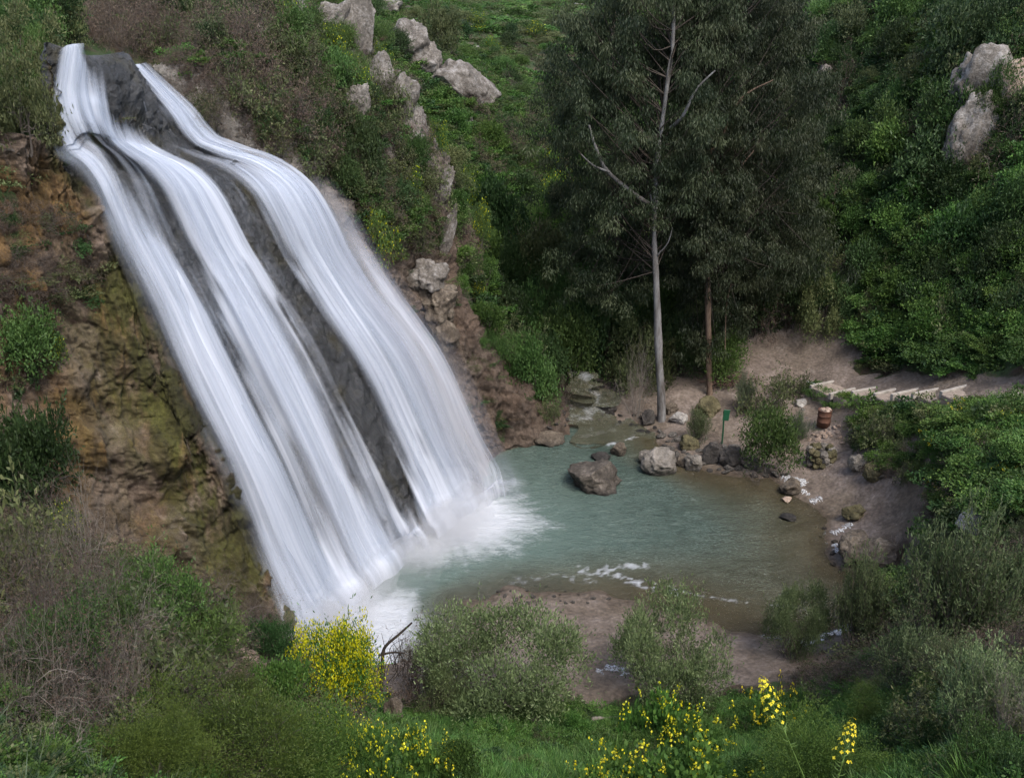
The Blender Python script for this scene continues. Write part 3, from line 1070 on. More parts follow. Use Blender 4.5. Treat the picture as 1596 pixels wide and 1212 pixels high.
def branches(g, n, spread, height, levels, r0, seg=5, wander=.25, kids=4, up=.4):
    """a shrub skeleton; returns tubes and the outer points with directions"""
    tubes, tips = [], []

    def grow(p, d, L, r, lv):
        pts = [p]
        q = p
        for k in range(seg):
            d = unit(d + g.normal(size=3) * wander + np.array([0, 0, up * .15]))
            q = q + d * L / seg
            pts.append(q)
        rr = np.linspace(r, r * .5, len(pts))
        tubes.append(tube(pts, rr))
        if lv > 0:
            for c in range(kids):
                i = g.integers(2, len(pts))
                dd = unit(d + g.normal(size=3) * .75)
                grow(pts[i], dd, L * g.uniform(.5, .8), rr[i] * .65, lv - 1)
        else:
            for k in range(1, len(pts)):
                tips.append((pts[k], d))
    for i in range(n):
        a = g.uniform(0, 2 * math.pi)
        e = g.uniform(.1, 1.0) * spread
        d = unit(np.array([math.cos(a) * e, math.sin(a) * e, 1.0 - .25 * e]))
        grow(np.array([math.cos(a) * .06, math.sin(a) * .06, -.12]), d, height * g.uniform(.45, .7), r0, levels)
    return tubes, tips


def crown_leaves(g, n, L, Wd, lobes=9, flat=.8, outward=.6, up=.3, shell=.35, spread=.62, lobe_r=(.28, .5), tilt=0.0, zc=.45):
    ck, rk = [], []
    for k in range(lobes):
        a = g.uniform(0, 2 * math.pi)
        e = spread * math.sqrt(g.uniform(0, 1))
        z = zc + .38 * g.uniform(-1, 1) * (1 - .4 * e)
        ck.append((math.cos(a) * e, math.sin(a) * e, z))
        rk.append(g.uniform(*lobe_r))
    ck, rk = np.array(ck), np.array(rk)
    k = g.choice(lobes, n, p=rk ** 2 / (rk ** 2).sum())
    d = unit(g.normal(size=(n, 3)))
    d[:, 2] = np.where(g.uniform(size=n) < .55, np.abs(d[:, 2]), d[:, 2])
    rad = (shell + (1 - shell) * g.uniform(size=n)) ** .6
    nz = 1 + .5 * vnoise(d * 2.8 + ck[k] * 9, 5)
    ns = max(30, lobes * 7)
    sd = unit(g.normal(size=(ns, 3)) + np.array([0, 0, .5]))
    sk = g.integers(0, lobes, ns)
    who = np.where(g.uniform(size=n) < .2)[0]
    pick = g.integers(0, ns, len(who))
    k[who] = sk[pick]
    d[who] = sd[pick] + g.normal(size=(len(who), 3)) * .045
    rad[who] = g.uniform(.6, 1.45, len(who))
    C = ck[k] + d * (rk[k] * rad * nz)[:, None] * np.array([1, 1, flat])
    C[:, 2] = np.maximum(C[:, 2], .01)
    D = d * outward + g.normal(size=(n, 3)) * .55 + np.array([0, 0, up])
    tint = .5 + .25 * vnoise(C * 3.0, 9) + .22 * g.normal(size=n) + (rk[k] - rk.mean()) * .3
    return leaf_quads(C, D, L, Wd, g, tint), C


PROTO = {}


def proto(name, leaf=None, lm=None, stems=None, sm=None, flowers=None, fm=None):
    """store raw geometry; template objects for things, one joined mesh for stuff"""
    PROTO[name] = dict(leaf=leaf, lm=lm, stems=stems, sm=sm, flowers=flowers, fm=fm, tpl=None, joined=None)


def tmpl(name, kind='shrub'):
    p = PROTO[name]
    key = 'tpl_' + kind
    if p.get(key) is None:
        if 'mesh_l' not in p:
            for k, m in (('leaf', 'lm'), ('stems', 'sm'), ('flowers', 'fm')):
                p['mesh_' + k] = None
                if p[k] is not None:
                    nm = {'leaf': 'foliage', 'stems': 'stems', 'flowers': 'flowers'}[k]
                    o = mesh_obj(nm, p[k][0], p[k][1], p[m], attrs=dict(tint=p[k][2]), link=False)
                    p['mesh_' + k] = o.data
            p['mesh_l'] = True
        p[key] = True
    return p


def joined(name):
    p = PROTO[name]
    if p['joined'] is None:
        sets = [(p[k], p[m]) for k, m in (('leaf', 'lm'), ('stems', 'sm'), ('flowers', 'fm')) if p[k] is not None]
        V, Fc, T = join([s for s, m in sets])
        o = mesh_obj('clump_source', V, Fc, sets[0][1], attrs=dict(tint=T), link=False)
        mi = []
        for i, (s, m) in enumerate(sets):
            if i: o.data.materials.append(m)
            mi += [i] * len(s[1])
        o.data.polygons.foreach_set('material_index', np.array(mi, np.int32))
        p['joined'] = o
    return p['joined']


def plant(kind, pname, loc, sc, rz=0.0, tilt=(0, 0), **kw):
    """one plant: an Empty at its foot over foliage, stems and flowers"""
    p = tmpl(pname)
    root = bpy.data.objects.new(kind, None)
    COL.objects.link(root)
    root.location = loc
    root.rotation_euler = (tilt[0], tilt[1], rz)
    root.scale = sc if hasattr(sc, '__len__') else (sc, sc, sc)
    root.empty_display_size = .1
    tag(root, **kw)
    for k, nm in (('leaf', 'foliage'), ('stems', 'stems'), ('flowers', 'flowers')):
        if p['mesh_' + k] is not None:
            c = bpy.data.objects.new(nm, p['mesh_' + k])
            COL.objects.link(c)
            c.parent = root
            if k == 'flowers': c['kind'] = 'stuff'
    return root


def stuff_scatter(name, pnames, pts, label=None):
    """one ground-cover object: a point mesh whose points carry instanced tufts"""
    # pts: rows x y z sx sz rotz tiltx tilty
    A = np.array(pts, np.float32)
    me = bpy.data.meshes.new(name)
    me.vertices.add(len(A))
    me.vertices.foreach_set('co', A[:, :3].ravel())
    for an, col, tp in (('scl', np.stack([A[:, 3], A[:, 3], A[:, 4]], 1), 'FLOAT_VECTOR'), ('rot', np.stack([A[:, 6], A[:, 7], A[:, 5]], 1), 'FLOAT_VECTOR')):
        a = me.attributes.new(an, tp, 'POINT')
        a.data.foreach_set('vector', col.astype(np.float32).ravel())
    ai = me.attributes.new('pick', 'INT', 'POINT')
    ai.data.foreach_set('value', RNG.integers(0, len(pnames), len(A)).astype(np.int32))
    o = bpy.data.objects.new(name, me)
    COL.objects.link(o)
    ng = bpy.data.node_groups.new(name, 'GeometryNodeTree')
    ng.interface.new_socket('Geometry', in_out='INPUT', socket_type='NodeSocketGeometry')
    ng.interface.new_socket('Geometry', in_out='OUTPUT', socket_type='NodeSocketGeometry')
    N, Lk = ng.nodes, ng.links
    gi, go = N.new('NodeGroupInput'), N.new('NodeGroupOutput')
    jn = N.new('GeometryNodeJoinGeometry')
    def named(nm, tp):
        a = N.new('GeometryNodeInputNamedAttribute')
        a.data_type = tp
        a.inputs['Name'].default_value = nm
        return a.outputs['Attribute']
    rot, scl, pick = named('rot', 'FLOAT_VECTOR'), named('scl', 'FLOAT_VECTOR'), named('pick', 'INT')
    for i, pn in enumerate(pnames):
        oi = N.new('GeometryNodeObjectInfo')
        oi.inputs['Object'].default_value = joined(pn)
        oi.inputs['As Instance'].default_value = True
        cmpn = N.new('FunctionNodeCompare')
        cmpn.data_type = 'INT'
        cmpn.operation = 'EQUAL'
        Lk.new(pick, cmpn.inputs[2])
        cmpn.inputs[3].default_value = i
        ip = N.new('GeometryNodeInstanceOnPoints')
        Lk.new(gi.outputs[0], ip.inputs['Points'])
        Lk.new(cmpn.outputs[0], ip.inputs['Selection'])
        Lk.new(oi.outputs['Geometry'], ip.inputs['Instance'])
        Lk.new(rot, ip.inputs['Rotation'])
        Lk.new(scl, ip.inputs['Scale'])
        Lk.new(ip.outputs[0], jn.inputs[0])
    Lk.new(jn.outputs[0], go.inputs[0])
    md = o.modifiers.new('scatter', 'NODES')
    md.node_group = ng
    tag(o, kind='stuff', label=label)
    return o


def G(seed):
    return np.random.default_rng(seed)


def mk_shrub(name, seed, n, L, Wd, lm, sm, nstem=5, **kw):
    g = G(seed)
    lf, C = crown_leaves(g, n, L, Wd, **kw)
    tb, _ = branches(g, nstem, .9, .9, 2, .018, kids=3)
    proto(name, lf, ML[lm], join(tb), MT[sm])
    return C


for i in range(3):
    mk_shrub('dark%d' % i, 100 + i, 6500, 0.068, 0.03, 'dark', 'darkt', lobes=10)
    mk_shrub('deep%d' % i, 110 + i, 6500, 0.07, 0.036, 'deep', 'darkt', lobes=9)
    mk_shrub('mid%d' % i, 120 + i, 6500, 0.062, 0.028, 'mid', 'twig', lobes=11)
    mk_shrub('fresh%d' % i, 130 + i, 5500, 0.075, 0.042, 'fresh', 'twig', lobes=9, flat=.6)
    mk_shrub('olive%d' % i, 140 + i, 6000, 0.062, 0.024, 'olive', 'twig', lobes=12, lobe_r=(.2, .38))
    mk_shrub('grey%d' % i, 150 + i, 5000, 0.06, 0.022, 'grey', 'pale', lobes=12, lobe_r=(.2, .36))
# high detail versions for near plants
for i in range(2):
    mk_shrub('finehi%d' % i, 160 + i, 44000, .026, .0065, 'fine', 'darkt', lobes=15, lobe_r=(.24, .42), up=.5, outward=.8)
    mk_shrub('midhi%d' % i, 170 + i, 12000, .045, .018, 'mid', 'twig', lobes=15, lobe_r=(.2, .4))
    mk_shrub('deephi%d' % i, 180 + i, 12000, .050, .022, 'deep', 'darkt', lobes=13, lobe_r=(.22, .42))
for i in range(3):   # bare twiggy bushes
    g = G(200 + i)
    tb, tips = branches(g, 12, 1.3, 1.05, 3, .013, kids=4, wander=.33, up=.1)
    P = np.array([t[0] for t in tips])
    D = np.array([t[1] for t in tips])
    s_ = g.choice(len(P), min(len(P), 2600), replace=False)
    proto('bare%d' % i, leaf_quads(P[s_], D[s_] + g.normal(size=(len(s_), 3)) * .6, .055, .012, g, .5 + .3 * g.normal(size=len(s_))), ML['brown'], join(tb), MT['twig'])
    g = G(210 + i)
    tb, tips = branches(g, 11, 1.2, 1.05, 3, .013, kids=4, wander=.3, up=.1)
    P = np.array([t[0] for t in tips])
    D = np.array([t[1] for t in tips])
    s_ = g.choice(len(P), min(len(P), 2600), replace=False)
    proto('sparse%d' % i, leaf_quads(P[s_], D[s_] + g.normal(size=(len(s_), 3)) * .6, .075, .030, g, .5 + .3 * g.normal(size=len(s_))), ML['olive'], join(tb), MT['twig'])
for i in range(2):   # finer tangle for near plants
    g = G(220 + i)
    tb, tips = branches(g, 15, 1.3, 1.05, 3, .008, kids=5, wander=.33, up=.1)
    P = np.array([t[0] for t in tips])
    D = np.array([t[1] for t in tips])
    s_ = g.choice(len(P), min(len(P), 5000), replace=False)
    proto('tangle%d' % i, leaf_quads(P[s_], D[s_] + g.normal(size=(len(s_), 3)) * .6, .020, .008, g, .4 + .3 * g.normal(size=len(s_))), ML['brown'], join(tb), MT['twig'])
# pale bare bush
g = G(230)
tb, tips = branches(g, 9, .9, 1.2, 3, .016, kids=4, wander=.2, up=.5)
proto('pale0', None, None, join(tb), MT['pale'])
g = G(231)
tb, tips = branches(g, 9, 1.3, 1.1, 3, .012, kids=4, wander=.3, up=.0)
proto('pale1', None, None, join(tb), MT['pale'])
# flowering bushes
for i in range(2):
    g = G(240 + i)
    lf, C = crown_leaves(g, 2200, .09, .035, lobes=10)
    k = g.choice(len(C), 380)
    o_ = C[k] * np.array([1.06, 1.06, 1.07]) + g.normal(size=(380, 3)) * .015
    fl = leaf_quads(o_, g.normal(size=(380, 3)), .05, .045, g, g.uniform(size=380))
    tb, _ = branches(g, 5, .9, .9, 2, .018, kids=3)
    proto('yellow%d' % i, lf, ML['mid'], join(tb), MT['twig'], fl, ML['flower'])
g = G(250)
lf, C = crown_leaves(g, 9000, .05, .018, lobes=12, lobe_r=(.3, .5), spread=.5)
up_ = np.where((C[:, 2] > .25) | (np.hypot(C[:, 0], C[:, 1]) > .5))[0]
cl = C[g.choice(up_, 600)]
k = g.integers(0, 600, 11000)
o_ = cl[k] * 1.05 + g.normal(size=(11000, 3)) * .045
fl = leaf_quads(o_, g.normal(size=(11000, 3)), .025, .024, g, .3 + .5 * o_[:, 2] + .15 * g.normal(size=11000))
tb, _ = branches(g, 6, .9, .9, 2, .018, kids=3)
proto('yellowhi', lf, ML['fresh'], join(tb), MT['twig'], fl, ML['flower'])
# oleander-like upright shrubs (leaves along the shoots)
for i in range(2):
    g = G(260 + i)
    tb, tips = branches(g, 22, 1.05, 1.15, 2, .013, kids=5, wander=.12, up=.9)
    P = np.array([t[0] for t in tips])
    D = np.array([t[1] for t in tips])
    s_ = g.integers(0, len(P), 13000)
    lf = leaf_quads(P[s_] + g.normal(size=(len(s_), 3)) * .022, D[s_] * .8 + g.normal(size=(len(s_), 3)) * .45, .055, .015, g, .45 + .3 * (P[s_, 2] - .5) + .2 * g.normal(size=len(s_)))
    proto('oleander%d' % i, lf, ML['beach'], join(tb), MT['twig'])
for i in range(2):
    mk_shrub('round%d' % i, 265 + i, 20000, .038, .013, 'beach', 'twig', nstem=12, lobes=26, lobe_r=(.16, .30), spread=.75, zc=.5, outward=.7, up=.6)
# broom: fine upright green shoots
for i in range(2):
    g = G(270 + i)
    tb, tips = branches(g, 14, 1.1, 1.0, 2, .015, kids=5, wander=.1, up=1.0)
    P = np.array([t[0] for t in tips])
    D = np.array([t[1] for t in tips])
    s_ = g.integers(0, len(P), 7000)
    lf = leaf_quads(P[s_] + g.normal(size=(len(s_), 3)) * .02, D[s_] + g.normal(size=(len(s_), 3)) * .2, .17, .007, g, .5 + .2 * g.normal(size=len(s_)))
    proto('broom%d' % i, lf, ML['grey' if i else 'dark'], join(tb), MT['twig'])
# tufts and herbs (ground cover)
def tuft(name, seed, n, hgt, wd, lm, lean=.45, rad=.5):
    g = G(seed)
    a = g.uniform(0, 2 * math.pi, n)
    rr = rad * np.sqrt(g.uniform(size=n))
    C = np.stack([np.cos(a) * rr, np.sin(a) * rr, np.zeros(n) - .03], 1)
    D = np.stack([np.cos(a) * lean, np.sin(a) * lean, np.ones(n)], 1) + g.normal(size=(n, 3)) * .25
    D = unit(D)
    L = hgt * g.uniform(.5, 1.1, n)
    t = g.uniform(size=n)
    S = unit(np.cross(D, g.normal(size=(n, 3))))
    w_ = wd * g.uniform(.7, 1.3, (n, 1))
    mid = C + D * L[:, None] * .55
    out = unit(D * np.array([1, 1, .0]) + 1e-6)
    tip = mid + (D * .7 + out * lean * .7) * L[:, None] * .45
    V = np.stack([C - S * w_ * .5, C + S * w_ * .5, mid + S * w_ * .45, mid - S * w_ * .45, mid - S * w_ * .45, mid + S * w_ * .45, tip + S * w_ * .1, tip - S * w_ * .1], 1).reshape(-1, 3)
    Fc = np.arange(n * 8).reshape(n * 2, 4)
    proto(name, (V, Fc, np.repeat(t, 8)), ML[lm])


for i in range(3):
    tuft('grass%d' % i, 300 + i, 260, .5, .018, 'blade')
tuft('reed0', 310, 130, 1.1, .022, 'reed', .35, .3)
tuft('reed1', 311, 90, 1.3, .020, 'reed', .25, .25)
tuft('dry0', 312, 160, .5, .014, 'brown', .5, .4)
for i in range(3):
    g = G(320 + i)
    lf, C = crown_leaves(g, 900, .10, .07, lobes=7, flat=.45, up=.6, spread=.7, zc=.12, lobe_r=(.2, .36))
    proto('herb%d' % i, lf, ML['fresh'])
    lf, C = crown_leaves(g, 900, .10, .06, lobes=7, flat=.5, up=.4, spread=.7, zc=.14, lobe_r=(.2, .36))
    proto('herbd%d' % i, lf, ML['deep'])
    lf, C = crown_leaves(g, 1000, .08, .045, lobes=7, flat=.55, up=.2, spread=.7, zc=.16, lobe_r=(.2, .4))
    proto('herbo%d' % i, lf, ML['olive'])
    lf, C = crown_leaves(g, 5200, .058, .036, lobes=11, flat=.5, up=-.1, spread=.75, zc=.22, lobe_r=(.22, .42))
    tb, _ = branches(g, 4, 1.3, .7, 1, .012, kids=3)
    proto('vine%d' % i, lf, ML['ivy'], join(tb), MT['twig'])
# flowering mustard herbs seen from afar
for i in range(2):
    g = G(340 + i)
    V0, F0, T0 = PROTO['herb%d' % i]['leaf']
    n = 260
    c = g.uniform(-.8, .8, (34, 2))
    k = g.integers(0, 34, n)
    P = np.stack([c[k, 0] + g.normal(size=n) * .03, c[k, 1] + g.normal(size=n) * .03, .45 + .2 * (k % 5) / 5 + g.uniform(-.08, .06, n)], 1)
    fl = leaf_quads(P, g.normal(size=(n, 3)), .045, .04, g, g.uniform(size=n))
    tb = [tube([(a, b, 0), (a, b, .6)], [.008, .005]) for a, b in c]
    proto('mustardherb%d' % i, (V0, F0, T0), ML['fresh'], join(tb), ML['blade'], fl, ML['mustard'])
# ------------------------------------------------------------------ planting
def pick_px(poly, n, sep, seed, tries=40):
    g = G(seed)
    poly = np.array(poly, float)
    lo, hi = poly.min(0), poly.max(0)
    out = []
    for _ in range(n * tries):
        if len(out) >= n: break
        p = lo + (hi - lo) * g.uniform(size=2)
        if not in_poly(p[0], p[1], poly): continue
        if any((p[0] - q[0]) ** 2 + (p[1] - q[1]) ** 2 < sep * sep for q in out): continue
        out.append(p)
    return out


OVER = []


def shrubs(kind, pnames, poly, n, sep, size, hr, seed, label, cat, group, sink=.1, maxd=140, keep=999):
    g = G(seed + 5000)
    k = 0
    if cat == 'bush': kind = 'bare_bush'
    for p in pick_px(poly, n, sep, seed):
        loc, nor = hit(p[0], p[1])
        if loc is None or loc.y > maxd or loc.y < 4: continue
        s = g.uniform(*size)
        h = s * g.uniform(*hr)
        pn = pnames[g.integers(0, len(pnames))]
        if seg_dist(np.array([loc.x]), np.array([loc.y]), PATH)[0] < .95 + s * .42: continue
        if k >= keep:
            OVER.append((pn, (loc.x, loc.y, loc.z - sink * h, s * .5, h, g.uniform(0, 6.28), g.normal() * .12, g.normal() * .12)))
            continue
        plant(kind, pn, (loc.x, loc.y, loc.z - sink * h), (s * .5, s * .5, h), g.uniform(0, 6.28), (g.normal() * .12, g.normal() * .12),
              label=label, cat=cat, group=group)
        k += 1
    return k


def put(kind, pname, px, py, wpx, hpx, rz=0.0, tilt=(0, 0), Y=None, sink=.05, **kw):
    """a single plant whose foot stands at the surface seen at px, py"""
    loc, nor = hit(px, py)
    if Y is not None:
        x, y, z = aty(px, py, Y)
        loc = drop(x, y, z + 3)[0]
    d = (loc - Vector((0, 0, H))).length
    s = wpx * d / F
    h = hpx * d / F / .88
    return plant(kind, pname, (loc.x, loc.y, loc.z - sink * h), (s * .5, s * .5, h), rz, tilt, **kw)


# --- top left, around the lip
shrubs('shrub', ['mid0', 'olive1', 'mid2', 'deep1'], [(-40, 0), (75, 0), (80, 60), (55, 110), (60, 190), (-40, 200)], 16, 26, (1.3, 2.0), (.7, 1.0), 1,
       'green shrub on the bank left of the waterfall lip', 'shrub', 'green shrubs left of the waterfall lip')
shrubs('shrub', ['bare0', 'bare1', 'bare2', 'sparse0', 'sparse1'], [(150, -10), (430, -10), (470, 60), (500, 250), (430, 235), (330, 130), (250, 75), (150, 62)], 60, 26, (1.5, 2.6), (.6, .9), 2,
       'leafless brown shrub in the thicket above and right of the waterfall', 'bush', 'bare brown shrubs in the thicket above the waterfall')
shrubs('shrub', ['dark0', 'deep2', 'olive0'], [(250, 0), (430, 0), (500, 250), (430, 235), (330, 130)], 12, 40, (.9, 1.5), (.6, .9), 3,
       'small dark green shrub among the brown thicket above the waterfall', 'shrub', 'small green shrubs among the brown thicket')
shrubs('shrub', ['yellow0', 'mid2', 'mid1', 'olive0'], [(440, 60), (560, 60), (570, 150), (480, 190)], 9, 28, (1.2, 2.0), (.7, 1.0), 4,
       'green shrub with yellow flowers at the top of the cliff right of the waterfall', 'shrub', 'flowering shrubs at the cliff top')
shrubs('shrub', ['bare0', 'bare1', 'sparse0', 'bare2'], [(225, 85), (330, 60), (480, 190), (520, 270), (440, 225), (330, 200)], 26, 20, (1.0, 1.8), (.6, .9), 24,
       'brown twiggy shrub overhanging the rock just right of the right falls', 'bush', 'brown shrubs overhanging the right falls')
for k, (a, b, w_, h_, pn) in enumerate([(105, 66, 70, 60, 'olive0'), (140, 62, 80, 62, 'bare1'), (175, 70, 80, 66, 'bare0'), (212, 88, 80, 60, 'bare2'), (130, 40, 90, 60, 'bare1'), (250, 92, 90, 66, 'sparse0')]):
    put('bare_bush' if pn[0] == 'b' else 'shrub', pn, a, b, w_, h_, k, label='twiggy shrub crowding the bank right behind the waterfall lip', cat='shrub', group='shrubs right behind the waterfall lip')
# --- buttress right of the falls
B1 = [(480, 230), (540, 130), (620, 180), (680, 280), (688, 400), (625, 400), (560, 340)]
shrubs('shrub', ['bare0', 'bare2', 'sparse1', 'sparse0'], B1, 30, 24, (1.0, 1.9), (.6, 1.0), 5,
       'brown twiggy shrub growing on the rock buttress right of the waterfall', 'bush', 'brown shrubs on the buttress')
shrubs('shrub', ['olive0', 'mid1', 'dark1', 'dark2'], B1, 18, 32, (.9, 1.6), (.6, 1.0), 6,
       'green shrub growing on the rock buttress right of the waterfall', 'shrub', 'green shrubs on the buttress')
shrubs('shrub', ['olive1', 'dark0', 'mid0', 'sparse0'], [(520, 0), (680, 0), (720, 60), (700, 110), (610, 90), (540, 40)], 20, 24, (1.2, 2.6), (.6, .9), 7,
       'rounded green shrub on the ridge between the grey rock outcrops', 'shrub', 'shrubs on the ridge crest', keep=14)
for (a, b, w_, h_) in [(455, 45, 40, 45), (505, 75, 34, 30), (545, 120, 30, 34), (570, 150, 34, 34), (600, 95, 30, 26), (600, 390, 50, 50), (640, 310, 36, 40)]:
    put('shrub', 'yellow%d' % (a % 2), a, b + 15, w_ * 1.3, h_ * 1.3, a, label='small yellow flowering shrub clinging to the cliff between the waterfall and the green slope', cat='shrub', group='small yellow flowering shrubs on the cliff')
for (a, b, w_, h_) in [(695, 95, 90, 85), (560, 300, 90, 100)]:
    put('shrub', 'olive0' if a > 600 else 'dark1', a, b, w_, h_, a, label='large rounded olive green shrub standing just above the sloping grey rock slab' if a > 600 else 'dark upright shrub midway up the buttress beside the upper falls', cat='shrub')
# --- green slope behind, left of the trees
HB = [(650, 30), (870, 20), (870, 140), (850, 330), (840, 450), (760, 450), (715, 400), (705, 300), (690, 200)]
shrubs('shrub', ['mid0', 'mid1', 'dark0', 'olive2', 'sparse1', 'fresh1'], HB, 75, 22, (1.0, 2.2), (.5, .8), 8,
       'low green shrub on the far slope left of the eucalyptus trees', 'shrub', 'low shrubs on the far slope', keep=26)
shrubs('shrub', ['bare1', 'bare2'], [(700, 130), (850, 130), (900, 330), (760, 300)], 18, 30, (1.8, 3.0), (.5, .8), 9,
       'grey brown leafless shrub on the far slope left of the eucalyptus trees', 'bush', 'leafless shrubs on the far slope')
for (a, b, w_, h_) in [(738, 335, 46, 60), (748, 385, 44, 60), (855, 330, 44, 46), (870, 310, 60, 60), (790, 375, 50, 30), (830, 60, 50, 20), (745, 50, 40, 24), (770, 85, 40, 22), (690, 240, 22, 40), (675, 225, 20, 30), (735, 465, 56, 30)]:
    put('shrub', 'yellow%d' % (a % 2), a, b, w_, h_, a, label='yellow flowering shrub on the far green slope between the cliff and the eucalyptus trees', cat='shrub', group='yellow flowering shrubs on the far slope')
shrubs('shrub', ['mid0', 'olive1', 'dark2', 'sparse0', 'mid2', 'bare0'], [(780, 390), (1010, 340), (1020, 590), (990, 610), (950, 570), (870, 585), (850, 640), (810, 580), (770, 500)], 60, 24, (1.9, 3.2), (.8, 1.3), 10,
       'dark green shrub in the gully behind the stream, under the eucalyptus trees', 'shrub', 'dark shrubs in the gully behind the stream', keep=32)
shrubs('shrub', ['sparse0', 'sparse1', 'bare0'], [(835, 585), (880, 600), (875, 665), (850, 655)], 6, 20, (.8, 1.3), (.8, 1.2), 11,
       'thin leafy shrub at the foot of the buttress beside the stream', 'shrub', 'thin shrubs at the buttress foot')
shrubs('shrub', ['fresh0', 'fresh1', 'mid2'], [(710, 400), (740, 430), (790, 560), (770, 560), (720, 470)], 14, 20, (.8, 1.5), (.5, .8), 12,
       'bright green leafy shrub along the back edge of the rock buttress', 'shrub', 'bright green shrubs behind the buttress')
for k, (a, b, w_, h_, pn, lb) in enumerate([(880, 605, 130, 120, 'mid1', 'mid green shrub at the back of the gully just left of the small cascade'), (935, 580, 140, 130, 'dark1', 'dark shrub directly behind the small cascade'),
        (985, 600, 110, 110, 'olive1', 'olive shrub behind the pale fan of stems'), (820, 560, 110, 110, 'mid2', 'green shrub on the gully side nearest the buttress'), (860, 480, 150, 130, 'olive2', 'broad olive shrub midway up the gully side'),
        (920, 500, 140, 120, 'mid0', 'green shrub in the middle of the gully'), (830, 430, 120, 90, 'bare1', 'grey brown leafless bush high in the gully'), (965, 440, 120, 110, 'olive0', 'olive shrub left of the pale grey trunk at mid height')]):
    put('shrub', pn, a, b, w_, h_, k, label=lb, cat='shrub')
for k, (a, b, w_, h_, pn) in enumerate([(1165, 525, 90, 100, 'dark1'), (1195, 508, 100, 110, 'bare1'), (1235, 512, 100, 100, 'dark2'), (1275, 522, 90, 90, 'olive1'), (1215, 495, 120, 120, 'sparse1')]):
    put('shrub', pn, a, b, w_, h_, k, label='dark shrub at the shaded top of the dirt slope right of the trunks', cat='shrub', group='dark shrubs at the top of the dirt slope')
# --- dark growth behind the trees
shrubs('shrub', ['dark1', 'mid1', 'sparse1', 'olive0', 'bare1'], [(1000, 330), (1290, 330), (1290, 480), (1160, 500), (1120, 590), (1030, 590)], 55, 26, (2.0, 3.4), (.8, 1.3), 13,
       'tall dark shrub in the shade behind the eucalyptus trunks', 'shrub', 'dark shrubs behind the eucalyptus trunks', keep=20)
# --- right hillside
HR = [(1200, 30), (1300, -60), (1640, -200), (1640, 520), (1596, 560), (1420, 560), (1300, 530), (1290, 440), (1350, 380), (1210, 300)]
shrubs('shrub', ['deep0', 'deep1', 'deep2', 'dark1', 'fresh2'], HR, 210, 22, (1.4, 2.7), (.6, .95), 14,
       'dense green shrub on the steep hillside above the wooden steps', 'shrub', 'green shrubs on the steep right hillside', keep=40)
shrubs('shrub', ['dark0', 'olive2', 'dark2', 'deep1', 'bare1', 'mid2'], [(1300, 60), (1596, -60), (1596, 330), (1450, 330), (1300, 420)], 15, 85, (3.0, 4.4), (.7, .95), 34,
       'big dark rounded shrub standing out from the green cover of the right hillside', 'shrub', 'big dark shrubs on the right hillside')
shrubs('shrub', ['bare0', 'bare2', 'sparse0'], [(1250, 30), (1596, 10), (1596, 60), (1480, 100), (1596, 250), (1440, 340), (1300, 260)], 30, 40, (1.5, 2.6), (.5, .8), 15,
       'brown twiggy shrub on the steep hillside around the white rock outcrop', 'bush', 'brown shrubs on the right hillside')
shrubs('creeper_mound', ['vine0', 'vine1', 'vine2', 'vine1', 'fresh2'], [(1400, 330), (1640, 260), (1640, 590), (1420, 575), (1290, 560), (1290, 500)], 55, 30, (1.6, 2.8), (.5, .8), 16,
       'bright green creeper covered mound directly above the wooden steps', 'shrub', 'creeper mounds above the steps')
# --- bank below the steps
BK = [(1345, 645), (1400, 638), (1500, 640), (1560, 672), (1640, 695), (1640, 860), (1490, 810), (1400, 740), (1340, 700)]
shrubs('creeper_mound', ['vine0', 'vine1', 'vine2'], BK, 60, 24, (1.0, 1.7), (.5, .85), 17,
       'green creeper mound hanging down the bank below the wooden steps', 'creeper', 'creeper mounds on the bank below the steps')
shrubs('shrub', ['bare0', 'sparse1'], [(1340, 670), (1400, 650), (1430, 740), (1380, 750)], 8, 22, (.8, 1.3), (.6, .9), 18,
       'brown twiggy shrub at the foot of the bank below the steps', 'bush', 'brown shrubs at the foot of the steps bank')
# --- left foreground slope
shrubs('shrub', ['bare0', 'bare1', 'bare2'], [(-20, 330), (140, 330), (170, 420), (60, 500), (-20, 450)], 10, 34, (.9, 1.5), (.5, .8), 19,
       'leafless brown shrub on the dry cliff face at the far left', 'bush', 'bare shrubs on the dry cliff face')
put('shrub', 'mid1', 40, 590, 130, 90, 2, label='small green shrub with yellowish tips on the brown cliff face at far left', cat='shrub')
put('shrub', 'yellow0', 88, 575, 46, 46, 1, label='small yellow flowering tuft on the brown cliff face left of the moss', cat='shrub')
put('shrub', 'deep2', 5, 600, 60, 50, 1, label='little green shrub at the left edge of the brown cliff face', cat='shrub')
put('shrub', 'deephi0', 50, 800, 190, 190, 1, label='dense dark green bush standing in front of the brown cliff at left', cat='bush')
put('shrub', 'yellow1', 105, 850, 60, 60, 1, label='yellow flowering sprig at the foot of the dark green bush at left', cat='shrub')
put('shrub', 'yellow0', 222, 925, 34, 32, 1, label='tiny yellow flowering plant against the mossy cliff foot', cat='shrub')
